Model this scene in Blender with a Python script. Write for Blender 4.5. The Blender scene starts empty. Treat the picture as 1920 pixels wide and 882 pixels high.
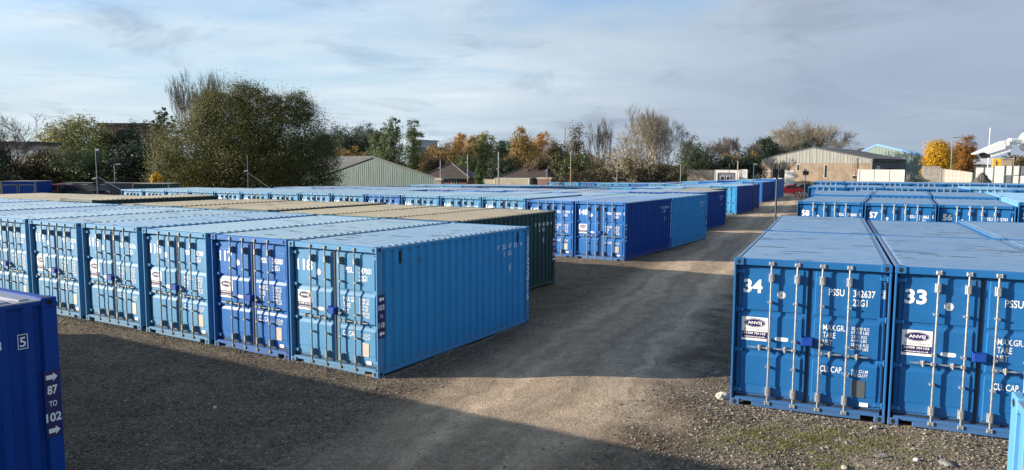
import bpy, bmesh, math, random
import numpy as np
from mathutils import Vector, Matrix
R = math.radians
rng = random.Random(7)
nrg = np.random.default_rng(7)
SC = bpy.context.scene
COL = SC.collection

# ------------------------------------------------------------------ camera
CAM_H, PITCH, ROLL, FPX = 4.18, R(5.45), R(0.22), 1377.0
cam_d = bpy.data.cameras.new("camera")
cam = bpy.data.objects.new("camera", cam_d); COL.objects.link(cam)
cam_d.sensor_fit = 'HORIZONTAL'; cam_d.sensor_width = 36.0
cam_d.lens = 36.0 * FPX / 1920.0
cam_d.clip_start = 0.1; cam_d.clip_end = 6000
cam.location = (0, 0, CAM_H)
cam.rotation_euler = (Matrix.Rotation(math.pi/2 - PITCH, 3, 'X') @ Matrix.Rotation(ROLL, 3, 'Z')).to_euler()
SC.camera = cam

# ------------------------------------------------------------------ light
SUN_EL = R(14.3)
SUN_STR, SKY_STR, EXPO = 5.0, 0.112, 1.12
SC.view_settings.view_transform = 'Standard'; SC.view_settings.look = 'None'
SC.view_settings.exposure = EXPO; SC.view_settings.gamma = 1.0
sun_d = bpy.data.lights.new("sun", 'SUN'); sun_d.energy = SUN_STR; sun_d.angle = R(0.5)
sun_d.color = (1.0, 0.88, 0.72)
sun = bpy.data.objects.new("sun", sun_d); COL.objects.link(sun)
sdir = Vector((math.cos(SUN_EL), 0.02, -math.sin(SUN_EL)))     # light travels towards +x
sun.rotation_euler = sdir.to_track_quat('-Z', 'Y').to_euler(); sun.location = (-60, 0, 40)

def N(nt, typ, **kw):
    n = nt.nodes.new(typ)
    for k, v in kw.items(): setattr(n, k, v)
    return n
def L(nt, a, b): nt.links.new(a, b)
def mathn(nt, op, a, b=None, clamp=False):
    n = N(nt, 'ShaderNodeMath', operation=op); n.use_clamp = clamp
    for i, v in enumerate((a, b)):
        if v is None: continue
        if isinstance(v, (int, float)): n.inputs[i].default_value = v
        else: L(nt, v, n.inputs[i])
    return n.outputs[0]
def mixc(nt, f, a, b, blend='MIX'):
    n = N(nt, 'ShaderNodeMix', data_type='RGBA', blend_type=blend)
    for i, v in ((0, f), (6, a), (7, b)):
        if isinstance(v, (int, float)): n.inputs[i].default_value = v
        elif isinstance(v, tuple): n.inputs[i].default_value = (*v[:3], 1)
        else: L(nt, v, n.inputs[i])
    return n.outputs[2]
def ramp(nt, f, stops):
    n = N(nt, 'ShaderNodeValToRGB')
    e = n.color_ramp.elements
    while len(e) < len(stops): e.new(0.5)
    for i, (p, c) in enumerate(stops):
        e[i].position = p; e[i].color = (*c, 1) if isinstance(c, tuple) else (c, c, c, 1)
    L(nt, f, n.inputs[0]); return n.outputs[0]
def noise(nt, vec, scale, detail=4, rough=0.55, dist=0.0, dim='3D'):
    n = N(nt, 'ShaderNodeTexNoise', noise_dimensions=dim)
    n.inputs['Scale'].default_value = scale; n.inputs['Detail'].default_value = detail
    n.inputs['Roughness'].default_value = rough; n.inputs['Distortion'].default_value = dist
    if vec is not None: L(nt, vec, n.inputs['Vector'])
    return n.outputs[0]

world = bpy.data.worlds.new("World"); SC.world = world; world.use_nodes = True
wt = world.node_tree; wt.nodes.clear()
wo = N(wt, 'ShaderNodeOutputWorld'); bg = N(wt, 'ShaderNodeBackground'); L(wt, bg.outputs[0], wo.inputs[0])
bg.inputs[1].default_value = SKY_STR
sky = N(wt, 'ShaderNodeTexSky', sky_type='NISHITA'); sky.sun_disc = False
sky.sun_elevation = SUN_EL; sky.sun_rotation = R(-90); sky.air_density = 1.0; sky.dust_density = 1.2; sky.ozone_density = 1.6
tc = N(wt, 'ShaderNodeTexCoord')
sx = N(wt, 'ShaderNodeSeparateXYZ'); L(wt, tc.outputs['Generated'], sx.inputs[0])
zc = mathn(wt, 'ADD', mathn(wt, 'MAXIMUM', sx.outputs[2], 0.0), 0.14)
cx = mathn(wt, 'DIVIDE', sx.outputs[0], zc); cy = mathn(wt, 'DIVIDE', sx.outputs[1], zc)
cv = N(wt, 'ShaderNodeCombineXYZ'); L(wt, cx, cv.inputs[0]); L(wt, cy, cv.inputs[1])
mp = N(wt, 'ShaderNodeMapping'); L(wt, cv.outputs[0], mp.inputs[0])
mp.inputs['Rotation'].default_value = (0, 0, R(-18)); mp.inputs['Scale'].default_value = (0.75, 1.25, 1); mp.inputs['Location'].default_value = (3.1, 1.7, 0)
n1 = noise(wt, mp.outputs[0], 0.55, 7, 0.6, 0.5)
n2 = noise(wt, mp.outputs[0], 1.4, 6, 0.56, 0.3)
n3 = noise(wt, cv.outputs[0], 0.28, 3, 0.5)
# the high veil is thin towards the upper left of the view and closes in to the right
side = mathn(wt, 'MULTIPLY', mathn(wt, 'ADD', cx, 0.6), 0.10)
veil = mathn(wt, 'ADD', mathn(wt, 'MULTIPLY', n1, 0.75), mathn(wt, 'MULTIPLY', n2, 0.35))
veil = mathn(wt, 'ADD', veil, side)
low = mathn(wt, 'MULTIPLY', mathn(wt, 'SUBTRACT', 0.22, sx.outputs[2], True), 2.2)
veil = mathn(wt, 'ADD', veil, low)
veil = mathn(wt, 'SUBTRACT', veil, mathn(wt, 'MULTIPLY', mathn(wt, 'MINIMUM', mathn(wt, 'MAXIMUM', mathn(wt, 'SUBTRACT', sx.outputs[2], 0.14), 0.0), 0.05), 0.8))
m_veil = ramp(wt, veil, [(0.40, 0.12), (0.74, 0.97)])
wisp = ramp(wt, n2, [(0.30, (2.35, 2.9, 3.4)), (0.72, (3.3, 3.75, 4.05))])
grey = ramp(wt, n1, [(0.26, (1.42, 1.72, 2.25)), (0.72, (1.85, 2.2, 2.75))])
gm = ramp(wt, mathn(wt, 'ADD', mathn(wt, 'MULTIPLY', n3, 0.5), mathn(wt, 'ADD', side, mathn(wt, 'MULTIPLY', n1, 0.25))), [(0.36, 0.0), (0.62, 1.0)])
puff = ramp(wt, mathn(wt, 'ADD', mathn(wt, 'MULTIPLY', noise(wt, cv.outputs[0], 1.15, 7, 0.62, 0.6), 0.8), mathn(wt, 'MULTIPLY', n3, 0.25)), [(0.56, 0.0), (0.66, 0.6)])
cl = mixc(wt, puff, mixc(wt, gm, wisp, grey), (1.35, 1.62, 2.05))
skyc = mixc(wt, m_veil, mixc(wt, 1.0, sky.outputs[0], (0.62, 0.80, 1.02), 'MULTIPLY'), cl)
L(wt, skyc, bg.inputs[0])

# ------------------------------------------------------------------ helpers
def srgb(r, g, b):
    f = lambda c: (c/255/12.92) if c/255 <= 0.04045 else ((c/255+0.055)/1.055)**2.4
    return (f(r), f(g), f(b))
MATS = {}
def mat(name, col, rough=0.6, metal=0.0, var=0.15, scale=6.0, bump=0.0, bscale=40.0, spec=0.5, stretch=None, col2=None, coords='Object', rnd=0.06):
    m = bpy.data.materials.new(name); m.use_nodes = True
    nt = m.node_tree; b = nt.nodes['Principled BSDF']
    t = N(nt, 'ShaderNodeTexCoord'); vec = t.outputs[coords]
    if stretch:
        mpn = N(nt, 'ShaderNodeMapping'); mpn.inputs['Scale'].default_value = stretch; L(nt, vec, mpn.inputs[0]); vec = mpn.outputs[0]
    n = noise(nt, vec, scale, 5, 0.6)
    d = col2 if col2 else tuple(c*(1-2*var) for c in col)
    u = col if col2 else tuple(min(1, c*(1+2*var)) for c in col)
    c = ramp(nt, n, [(0.3, d), (0.7, u)])
    if rnd:
        oi = N(nt, 'ShaderNodeObjectInfo')
        hs = N(nt, 'ShaderNodeHueSaturation'); L(nt, c, hs.inputs['Color'])
        L(nt, mathn(nt, 'ADD', mathn(nt, 'MULTIPLY', oi.outputs['Random'], rnd*2), 1-rnd), hs.inputs['Value'])
        c = hs.outputs[0]
    L(nt, c, b.inputs['Base Color'])
    b.inputs['Roughness'].default_value = rough; b.inputs['Metallic'].default_value = metal
    b.inputs['Specular IOR Level'].default_value = spec
    if bump:
        bn = N(nt, 'ShaderNodeBump'); bn.inputs['Strength'].default_value = bump; bn.inputs['Distance'].default_value = 0.02
        L(nt, noise(nt, t.outputs[coords], bscale, 4, 0.6), bn.inputs['Height']); L(nt, bn.outputs[0], b.inputs['Normal'])
    MATS[name] = m
    return m
def paint_mat(name, col, rough=0.42, fade=0.22, rust=0.02, fadecol=None):
    """container enamel: faded patches, rain streaks running down, thin rust specks, a little dust"""
    m = bpy.data.materials.new(name); m.use_nodes = True
    nt = m.node_tree; b = nt.nodes['Principled BSDF']
    t = N(nt, 'ShaderNodeTexCoord'); oi = N(nt, 'ShaderNodeObjectInfo')
    ofs = N(nt, 'ShaderNodeVectorMath', operation='ADD'); L(nt, t.outputs['Object'], ofs.inputs[0])
    cxyz = N(nt, 'ShaderNodeCombineXYZ'); r10 = mathn(nt, 'MULTIPLY', oi.outputs['Random'], 37.0)
    for i in range(3): L(nt, r10, cxyz.inputs[i])
    L(nt, cxyz.outputs[0], ofs.inputs[1]); vec = ofs.outputs[0]
    big = noise(nt, vec, 0.9, 4, 0.6)
    mpn = N(nt, 'ShaderNodeMapping'); mpn.inputs['Scale'].default_value = (9, 9, 0.5); L(nt, vec, mpn.inputs[0])
    streak = noise(nt, mpn.outputs[0], 1.6, 5, 0.65)
    fine = noise(nt, vec, 28, 4, 0.7)
    fc = fadecol if fadecol else tuple(min(1, c*1.25+0.012) for c in col)
    c = mixc(nt, mathn(nt, 'MULTIPLY', ramp(nt, big, [(0.35, 0.0), (0.72, 1.0)]), fade), col, fc)
    c = mixc(nt, mathn(nt, 'MULTIPLY', ramp(nt, streak, [(0.45, 0.0), (0.8, 1.0)]), fade*1.1), c, tuple(x*0.62+0.012 for x in col))
    c = mixc(nt, mathn(nt, 'MULTIPLY', ramp(nt, mathn(nt, 'MULTIPLY', fine, big), [(0.36, 0.0), (0.46, 1.0)]), rust*10), c, (0.16, 0.09, 0.05))
    c = mixc(nt, mathn(nt, 'MULTIPLY', ramp(nt, mathn(nt, 'MULTIPLY', streak, ramp(nt, noise(nt, vec, 2.3, 4, 0.6), [(0.55, 0.0), (0.68, 1.0)])), [(0.45, 0.0), (0.62, 1.0)]), min(0.6, rust*22)), c, (0.13, 0.075, 0.045))
    hs = N(nt, 'ShaderNodeHueSaturation'); L(nt, c, hs.inputs['Color'])
    L(nt, mathn(nt, 'ADD', mathn(nt, 'MULTIPLY', oi.outputs['Random'], 0.10), 0.95), hs.inputs['Value'])
    L(nt, hs.outputs[0], b.inputs['Base Color'])
    L(nt, mathn(nt, 'ADD', mathn(nt, 'MULTIPLY', big, 0.25), rough-0.12), b.inputs['Roughness'])
    b.inputs['Specular IOR Level'].default_value = 0.22
    sz = N(nt, 'ShaderNodeSeparateXYZ'); L(nt, t.outputs['Object'], sz.inputs[0])
    gr = mathn(nt, 'MULTIPLY', ramp(nt, mathn(nt, 'ADD', sz.outputs[2], mathn(nt, 'MULTIPLY', mathn(nt, 'SUBTRACT', fine, 0.5), 0.35)), [(0.04, 0.38), (0.34, 0.0)]), ramp(nt, big, [(0.3, 0.3), (0.7, 1.0)]))
    L(nt, mixc(nt, gr, hs.outputs[0], (0.17, 0.145, 0.115)), b.inputs['Base Color'])
    bn = N(nt, 'ShaderNodeBump'); bn.inputs['Strength'].default_value = 0.32; bn.inputs['Distance'].default_value = 0.016
    L(nt, noise(nt, vec, 3.5, 3, 0.5), bn.inputs['Height']); L(nt, bn.outputs[0], b.inputs['Normal'])
    MATS[name] = m; return m
def roof_mat(name, col, dust, amount=0.5, rough=0.38):
    m = bpy.data.materials.new(name); m.use_nodes = True
    nt = m.node_tree; b = nt.nodes['Principled BSDF']
    t = N(nt, 'ShaderNodeTexCoord'); oi = N(nt, 'ShaderNodeObjectInfo')
    ofs = N(nt, 'ShaderNodeVectorMath', operation='ADD'); L(nt, t.outputs['Object'], ofs.inputs[0])
    cxyz = N(nt, 'ShaderNodeCombineXYZ'); r10 = mathn(nt, 'MULTIPLY', oi.outputs['Random'], 53.0)
    for i in range(3): L(nt, r10, cxyz.inputs[i])
    L(nt, cxyz.outputs[0], ofs.inputs[1]); vec = ofs.outputs[0]
    mpn = N(nt, 'ShaderNodeMapping'); mpn.inputs['Scale'].default_value = (0.8, 7, 1); L(nt, vec, mpn.inputs[0])
    st = noise(nt, mpn.outputs[0], 1.3, 6, 0.6)
    big = noise(nt, vec, 0.8, 5, 0.6)
    f = mathn(nt, 'ADD', mathn(nt, 'MULTIPLY', st, 0.5), mathn(nt, 'MULTIPLY', big, 0.5))
    c = mixc(nt, mathn(nt, 'MULTIPLY', ramp(nt, f, [(0.34, 0.25), (0.66, 1.0)]), amount), col, dust)
    wet = ramp(nt, mathn(nt, 'ADD', mathn(nt, 'MULTIPLY', st, 0.75), mathn(nt, 'MULTIPLY', big, 0.3)), [(0.585, 0.0), (0.635, 1.0)])
    c = mixc(nt, mathn(nt, 'MULTIPLY', wet, 0.75), c, tuple(x*0.35 for x in col))
    hs = N(nt, 'ShaderNodeHueSaturation'); L(nt, c, hs.inputs['Color'])
    L(nt, mathn(nt, 'ADD', mathn(nt, 'MULTIPLY', oi.outputs['Random'], 0.2), 0.9), hs.inputs['Value'])
    L(nt, hs.outputs[0], b.inputs['Base Color'])
    L(nt, mathn(nt, 'SUBTRACT', rough+0.15, mathn(nt, 'MULTIPLY', wet, 0.2)), b.inputs['Roughness'])
    MATS[name] = m; return m

class MB:
    """collects boxes, tubes, prisms; build() links them as one mesh object"""
    def __init__(s): s.v = []; s.f = []; s.m = []; s.sm = []
    def add(s, vs, fs, mi=0, smooth=False):
        o = len(s.v); s.v += [tuple(v) for v in vs]
        for f in fs: s.f.append(tuple(i+o for i in f)); s.m.append(mi); s.sm.append(smooth)
        return s
    def box(s, x0, x1, y0, y1, z0, z1, mi=0, M=None):
        vs = [Vector((x, y, z)) for z in (z0, z1) for y in (y0, y1) for x in (x0, x1)]
        if M is not None: vs = [M @ v for v in vs]
        return s.add(vs, [(0,2,3,1),(4,5,7,6),(0,1,5,4),(2,6,7,3),(0,4,6,2),(1,3,7,5)], mi)
    def cbox(s, x0, x1, y0, y1, z0, z1, b=0.006, mi=0, M=None):
        """box with chamfered vertical and front edges"""
        xs = (x0, x1); ys = (y0, y1); zs = (z0, z1)
        vs = []; idx = {}
        for i in (0, 1):
            for j in (0, 1):
                for k in (0, 1):
                    sx_, sy_, sz_ = (b if i == 0 else -b), (b if j == 0 else -b), (b if k == 0 else -b)
                    for a in range(3):
                        p = [xs[i]+sx_, ys[j]+sy_, zs[k]+sz_]; p[a] = (xs[i], ys[j], zs[k])[a]
                        idx[i, j, k, a] = len(vs); vs.append(Vector(p))
        fs = []
        for a in range(3):
            o = [q for q in range(3) if q != a]
            for side in (0, 1):
                ring = []
                for p, q in ((0,0),(1,0),(1,1),(0,1)):
                    c = [0,0,0]; c[a] = side; c[o[0]] = p; c[o[1]] = q
                    ring.append(idx[c[0], c[1], c[2], a])
                fs.append(tuple(ring))
        for a in range(3):                         # edges along axis a
            o = [q for q in range(3) if q != a]
            for p in (0, 1):
                for q in (0, 1):
                    c0 = [0,0,0]; c0[o[0]] = p; c0[o[1]] = q; c1 = list(c0); c1[a] = 1
                    fs.append((idx[(*c0, o[0])], idx[(*c1, o[0])], idx[(*c1, o[1])], idx[(*c0, o[1])]))
        for i in (0, 1):
            for j in (0, 1):
                for k in (0, 1): fs.append(tuple(idx[i, j, k, a] for a in range(3)))
        if M is not None: vs = [M @ v for v in vs]
        return s.add(vs, fs, mi)
    def tube(s, p0, p1, r0, r1=None, n=8, mi=0, cap=True, smooth=True):
        p0, p1 = Vector(p0), Vector(p1); r1 = r0 if r1 is None else r1
        d = (p1-p0)
        if d.length < 1e-6: return s
        d.normalize(); a = d.orthogonal().normalized(); b = d.cross(a)
        vs = []
        for p, r in ((p0, r0), (p1, r1)):
            for i in range(n):
                t = 2*math.pi*i/n; vs.append(p + a*(r*math.cos(t)) + b*(r*math.sin(t)))
        fs = [(i, (i+1) % n, n+(i+1) % n, n+i) for i in range(n)]
        s.add(vs, fs, mi, smooth)
        if cap: s.add(vs[:n], [tuple(reversed(range(n)))], mi); s.add(vs[n:], [tuple(range(n))], mi)
        return s
    def prism(s, pts, d, mi=0):
        """closed polygon pts (3-D, one plane) pushed along d"""
        n = len(pts); d = Vector(d); a = [Vector(p) for p in pts]; b = [p+d for p in a]
        return s.add(a+b, [tuple(range(n)), tuple(reversed(range(n, 2*n)))] + [(i, n+i, n+(i+1) % n, (i+1) % n) for i in range(n)], mi)
    def mesh(s, name, mats):
        me = bpy.data.meshes.new(name)
        me.from_pydata(s.v, [], s.f)
        for m in (mats if isinstance(mats, (list, tuple)) else [mats]): me.materials.append(m)
        me.polygons.foreach_set('material_index', s.m); me.polygons.foreach_set('use_smooth', s.sm)
        bm = bmesh.new(); bm.from_mesh(me); bmesh.ops.recalc_face_normals(bm, faces=bm.faces); bm.to_mesh(me); bm.free()
        me.update(); return me
    def build(s, name, mats, parent=None, loc=(0,0,0), rz=0.0):
        return link(name, s.mesh(name, mats), parent, loc, rz)
def link(name, me, parent=None, loc=(0,0,0), rz=0.0):
    o = bpy.data.objects.new(name, me); COL.objects.link(o); o.location = loc; o.rotation_euler = (0, 0, rz)
    if parent: o.parent = parent
    return o
def tag(o, label=None, cat=None, group=None, kind=None):
    if label: o['label'] = label
    if cat: o['category'] = cat
    if group: o['group'] = group
    if kind: o['kind'] = kind
    return o
def thing(name, label, cat, loc=(0,0,0), rz=0.0, group=None):
    o = bpy.data.objects.new(name, None); COL.objects.link(o); o.location = loc; o.rotation_euler = (0,0,rz); o.empty_display_size = 0.3
    return tag(o, label, cat, group)
def copy_tree(o, parent=None):
    c = o.copy(); COL.objects.link(c)
    if parent: c.parent = parent
    for ch in KIDS.get(o.name, []): copy_tree(ch, c)
    return c
def quads_np(name, V, F, mats, mi=None, smooth=False):
    """mesh from numpy arrays: V (n,3), F (m,k)"""
    me = bpy.data.meshes.new(name); k = F.shape[1]
    me.vertices.add(len(V)); me.vertices.foreach_set('co', np.ascontiguousarray(V, dtype=np.float32).ravel())
    me.loops.add(F.size); me.loops.foreach_set('vertex_index', np.ascontiguousarray(F, dtype=np.int32).ravel())
    me.polygons.add(len(F)); me.polygons.foreach_set('loop_start', np.arange(0, F.size, k, dtype=np.int32))
    for m in mats: me.materials.append(m)
    if mi is not None: me.polygons.foreach_set('material_index', np.ascontiguousarray(mi, dtype=np.int32))
    me.polygons.foreach_set('use_smooth', np.full(len(F), smooth))
    me.update(calc_edges=True); me.validate(); return me
CP, SP = math.cos(PITCH), math.sin(PITCH)
def at(px, py, d):
    """world point at distance d (along +y) seen at pixel (px,py) of the 1920 wide photograph: used only to survey positions and sizes"""
    X, Y = (px-960)/FPX, -(py-441)/FPX
    c, s_ = math.cos(ROLL), math.sin(ROLL); X, Y = X*c - Y*s_, Y*c + X*s_
    v = (X, CP + Y*SP, -SP + Y*CP); k = d/v[1]
    return Vector((v[0]*k, d, CAM_H + v[2]*k))
def road_x(y): return 3.3 + 0.426*(y-12.6)
def gz(x, y):
    """the yard falls away gently towards the far left"""
    y = np.asarray(y, float); x = np.asarray(x, float)
    t = np.clip(y-30, 0, 62); t = np.where(t < 8, t*t/16, t-4)
    return -0.0155*t*np.clip((road_x(np.clip(y, -50, 95))-x)/15, 0, 1)
def gzf(x, y): return float(gz(x, y))

# ------------------------------------------------------------------ ground
def ground_material():
    m = bpy.data.materials.new("yard_gravel"); m.use_nodes = True
    nt = m.node_tree; b = nt.nodes['Principled BSDF']
    g = N(nt, 'ShaderNodeNewGeometry'); pos = g.outputs['Position']
    s = N(nt, 'ShaderNodeSeparateXYZ'); L(nt, pos, s.inputs[0])
    # signed distance from the middle of the track (runs away at 23 degrees)
    a = R(23.0)
    wob = mathn(nt, 'MULTIPLY', mathn(nt, 'SUBTRACT', noise(nt, pos, 0.16, 4, 0.55), 0.5), 1.7)
    cx0, cy0 = 0.55, 12.6
    d = mathn(nt, 'SUBTRACT', mathn(nt, 'MULTIPLY', mathn(nt, 'SUBTRACT', s.outputs[0], cx0), math.cos(a)), mathn(nt, 'MULTIPLY', mathn(nt, 'SUBTRACT', s.outputs[1], cy0), math.sin(a)))
    d = mathn(nt, 'ADD', mathn(nt, 'ADD', d, wob), mathn(nt, 'MULTIPLY', mathn(nt, 'SUBTRACT', noise(nt, pos, 1.3, 4, 0.6), 0.5), 0.9))
    ad = mathn(nt, 'ABSOLUTE', d)
    track = ramp(nt, mathn(nt, 'DIVIDE', ad, 5.0), [(0.34, 1.0), (0.54, 0.0)])
    ruts = ramp(nt, mathn(nt, 'ABSOLUTE', mathn(nt, 'SUBTRACT', ad, 0.95)), [(0.15, 1.0), (0.62, 0.0)])
    along = mathn(nt, 'ADD', mathn(nt, 'MULTIPLY', s.outputs[0], math.sin(a)), mathn(nt, 'MULTIPLY', s.outputs[1], math.cos(a)))
    lng = N(nt, 'ShaderNodeCombineXYZ'); L(nt, mathn(nt, 'MULTIPLY', d, 3.2), lng.inputs[0]); L(nt, mathn(nt, 'MULTIPLY', along, 0.10), lng.inputs[1])
    streak = noise(nt, lng.outputs[0], 0.9, 5, 0.6)
    big = noise(nt, pos, 0.35, 5, 0.6); mid = noise(nt, pos, 2.2, 5, 0.65); fine = noise(nt, pos, 55, 3, 0.7)
    vor = N(nt, 'ShaderNodeTexVoronoi'); vor.inputs['Scale'].default_value = 34.0; L(nt, pos, vor.inputs['Vector'])
    stone = N(nt, 'ShaderNodeSeparateColor'); L(nt, vor.outputs['Color'], stone.inputs[0])
    loose = ramp(nt, stone.outputs[0], [(0.0, (0.050, 0.043, 0.036)), (0.55, (0.115, 0.098, 0.080)), (0.86, (0.21, 0.18, 0.145)), (1.0, (0.42, 0.37, 0.30))])
    earth = ramp(nt, big, [(0.3, (0.060, 0.048, 0.036)), (0.7, (0.135, 0.110, 0.083))])
    loose = mixc(nt, 0.45, loose, earth)
    clod = ramp(nt, mathn(nt, 'ADD', mathn(nt, 'MULTIPLY', noise(nt, pos, 7.0, 6, 0.7), 0.6), mathn(nt, 'MULTIPLY', noise(nt, pos, 1.1, 5, 0.6, 0.4), 0.4)), [(0.38, (0.60, 0.57, 0.53)), (0.50, (1.30, 1.23, 1.13)), (0.62, (1.80, 1.68, 1.50))])
    loose = mixc(nt, 1.0, loose, clod, 'MULTIPLY')
    loose = mixc(nt, mathn(nt, 'MULTIPLY', ramp(nt, streak, [(0.5, 0.0), (0.66, 1.0)]), 0.4), loose, (0.16, 0.135, 0.108))
    pack = ramp(nt, mid, [(0.25, (0.57, 0.435, 0.305)), (0.75, (0.74, 0.58, 0.42))])
    pack = mixc(nt, mathn(nt, 'MULTIPLY', ramp(nt, streak, [(0.44, 0.0), (0.62, 1.0)]), 0.55), pack, (0.25, 0.195, 0.14))
    pack = mixc(nt, 1.0, pack, ramp(nt, noise(nt, pos, 24, 5, 0.72), [(0.3, (0.55, 0.54, 0.53)), (0.5, (1.0, 1.0, 1.0)), (0.72, (1.3, 1.28, 1.25))]), 'MULTIPLY')
    pack = mixc(nt, mathn(nt, 'MULTIPLY', stone.outputs[1], 0.36), pack, loose)
    rs = ramp(nt, mathn(nt, 'DIVIDE', d, 6.0), [(0.42, 0.0), (0.66, 1.0)])
    loose = mixc(nt, mathn(nt, 'MULTIPLY', rs, 0.75), loose, mixc(nt, 0.45, loose, (0.46, 0.40, 0.31)))
    f = mathn(nt, 'MULTIPLY', track, mathn(nt, 'ADD', 0.64, mathn(nt, 'MULTIPLY', ruts, 0.36)))
    f = mathn(nt, 'MULTIPLY', f, mathn(nt, 'ADD', 0.84, mathn(nt, 'MULTIPLY', ramp(nt, mid, [(0.3, 0.0), (0.6, 1.0)]), 0.16)))
    c = mixc(nt, f, loose, pack)
    f = mathn(nt, 'MULTIPLY', f, ramp(nt, mathn(nt, 'DIVIDE', s.outputs[1], 20.0), [(0.44, 0.55), (0.60, 1.0)]))  # near end of the track painted darker, deepening the shade that lies there
    c = mixc(nt, f, loose, pack)
    # damp brown strip where the wheels throw mud to the right of the track
    mud = ramp(nt, mathn(nt, 'ABSOLUTE', mathn(nt, 'SUBTRACT', d, 2.0)), [(0.25, 1.0), (1.0, 0.0)])
    c = mixc(nt, mathn(nt, 'MULTIPLY', mathn(nt, 'MULTIPLY', mud, ramp(nt, noise(nt, pos, 0.8, 5, 0.65), [(0.38, 0.0), (0.6, 1.0)])), 0.75), c, (0.085, 0.056, 0.034))
    # moss and weeds in the gravel by the right-hand doors, faint brown damp elsewhere
    dv = N(nt, 'ShaderNodeVectorMath', operation='DISTANCE'); L(nt, pos, dv.inputs[0]); dv.inputs[1].default_value = (4.2, 9.9, 0)
    ms = mathn(nt, 'MULTIPLY', ramp(nt, mathn(nt, 'DIVIDE', dv.outputs['Value'], 3.0), [(0.1, 1.0), (0.8, 0.0)]), ramp(nt, noise(nt, pos, 1.6, 5, 0.65), [(0.42, 0.0), (0.66, 0.5)]))
    c = mixc(nt, ms, c, (0.10, 0.115, 0.035))
    br = ramp(nt, noise(nt, pos, 0.55, 4, 0.6), [(0.52, 0.0), (0.68, 0.55)])
    c = mixc(nt, mathn(nt, 'MULTIPLY', br, mathn(nt, 'SUBTRACT', 1.0, track)), c, (0.085, 0.066, 0.036))
    # rough grass far beyond the yard
    far = ramp(nt, mathn(nt, 'DIVIDE', s.outputs[1], 400.0), [(0.26, 0.0), (0.36, 1.0)])
    c = mixc(nt, far, c, (0.075, 0.085, 0.03))
    L(nt, c, b.inputs['Base Color']); b.inputs['Roughness'].default_value = 0.92; b.inputs['Specular IOR Level'].default_value = 0.15
    hgt = mathn(nt, 'ADD', mathn(nt, 'MULTIPLY', vor.outputs['Distance'], -0.7), mathn(nt, 'ADD', mathn(nt, 'MULTIPLY', fine, 1.3), mathn(nt, 'ADD', mathn(nt, 'MULTIPLY', mid, 1.6), mathn(nt, 'MULTIPLY', noise(nt, pos, 14, 4, 0.65), 1.3))))
    bn = N(nt, 'ShaderNodeBump'); bn.inputs['Strength'].default_value = 0.9; bn.inputs['Distance'].default_value = 0.035
    L(nt, hgt, bn.inputs['Height']); L(nt, bn.outputs[0], b.inputs['Normal'])
    return m
GM = ground_material()
def undul(x, y):
    return 0.022*np.sin(x*1.7+0.6*y)*np.sin(y*1.3-0.4*x) + 0.014*np.sin(3.1*x-1.1*y+1)*np.sin(2.3*y+0.7*x)
def sheet(xs, ys, dz):
    X, Y = np.meshgrid(xs, ys); Z = gz(X, Y) + dz + undul(X, Y) - 0.014
    V = np.stack([X, Y, Z], -1).reshape(-1, 3); nx, ny = len(xs), len(ys)
    i = np.arange(nx-1)[None, :] + nx*np.arange(ny-1)[:, None]
    return V, np.stack([i, i+1, i+nx+1, i+nx], -1).reshape(-1, 4)
xs = np.concatenate([np.linspace(-3000, -90, 14), np.linspace(-84, 84, 281), np.linspace(90, 3000, 14)])
ys = np.concatenate([np.linspace(-60, 4, 12), np.linspace(4.4, 60, 140), np.linspace(61, 120, 40), np.linspace(140, 5000, 16)])
V, F = sheet(xs, ys, 0.0)
ground = link("ground", quads_np("ground", V, F, [GM], smooth=True)); tag(ground, kind='structure')
# the beaten track between the rows, a thin sheet over the ground
t_ = np.linspace(-1, 1, 19); yy = np.concatenate([np.linspace(-6, 60, 166), np.linspace(61, 108, 40)])
X = (road_x(yy)[:, None] - 3.1) + t_[None, :]*2.9; Y = np.repeat(yy[:, None], len(t_), 1)
X = X + 0.25*np.sin(Y*0.9+t_*3)*np.abs(t_)**4
Z = gz(X, Y) + undul(X, Y) - 0.014 + 0.012 - 0.05*np.abs(t_)**4
V = np.stack([X, Y, Z], -1).reshape(-1, 3); nx, ny = len(t_), len(yy)
i = np.arange(nx-1)[None, :] + nx*np.arange(ny-1)[:, None]
tag(link("track", quads_np("track", V, np.stack([i, i+1, i+nx+1, i+nx], -1).reshape(-1, 4), [GM], smooth=True)), kind='structure')

# ------------------------------------------------------------------ materials
P = {
 'sky':   paint_mat("paint_weathered_light_blue", (0.066, 0.215, 0.39), 0.55, 0.36, 0.045),
 'steel': paint_mat("paint_light_blue", (0.034, 0.245, 0.49), 0.5, 0.32, 0.03),
 'mid':   paint_mat("paint_mid_blue", (0.014, 0.115, 0.315), 0.40, 0.24, 0.02),
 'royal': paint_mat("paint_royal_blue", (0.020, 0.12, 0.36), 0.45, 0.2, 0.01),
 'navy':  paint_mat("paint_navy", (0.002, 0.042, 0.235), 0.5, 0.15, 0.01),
 'cyan':  paint_mat("paint_bright_blue", (0.085, 0.26, 0.47), 0.45, 0.15, 0.01),
 'green': paint_mat("paint_dark_green", (0.022, 0.055, 0.05), 0.45, 0.25, 0.03),
 'grey':  paint_mat("paint_grey", (0.16, 0.17, 0.19), 0.5, 0.25, 0.03),
 'white': paint_mat("paint_white", (0.72, 0.71, 0.67), 0.5, 0.2, 0.02, fadecol=(0.6, 0.58, 0.52)),
 'cream': paint_mat("paint_cream", (0.40, 0.36, 0.28), 0.6, 0.5, 0.05, fadecol=(0.26, 0.22, 0.16)),
}
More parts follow.
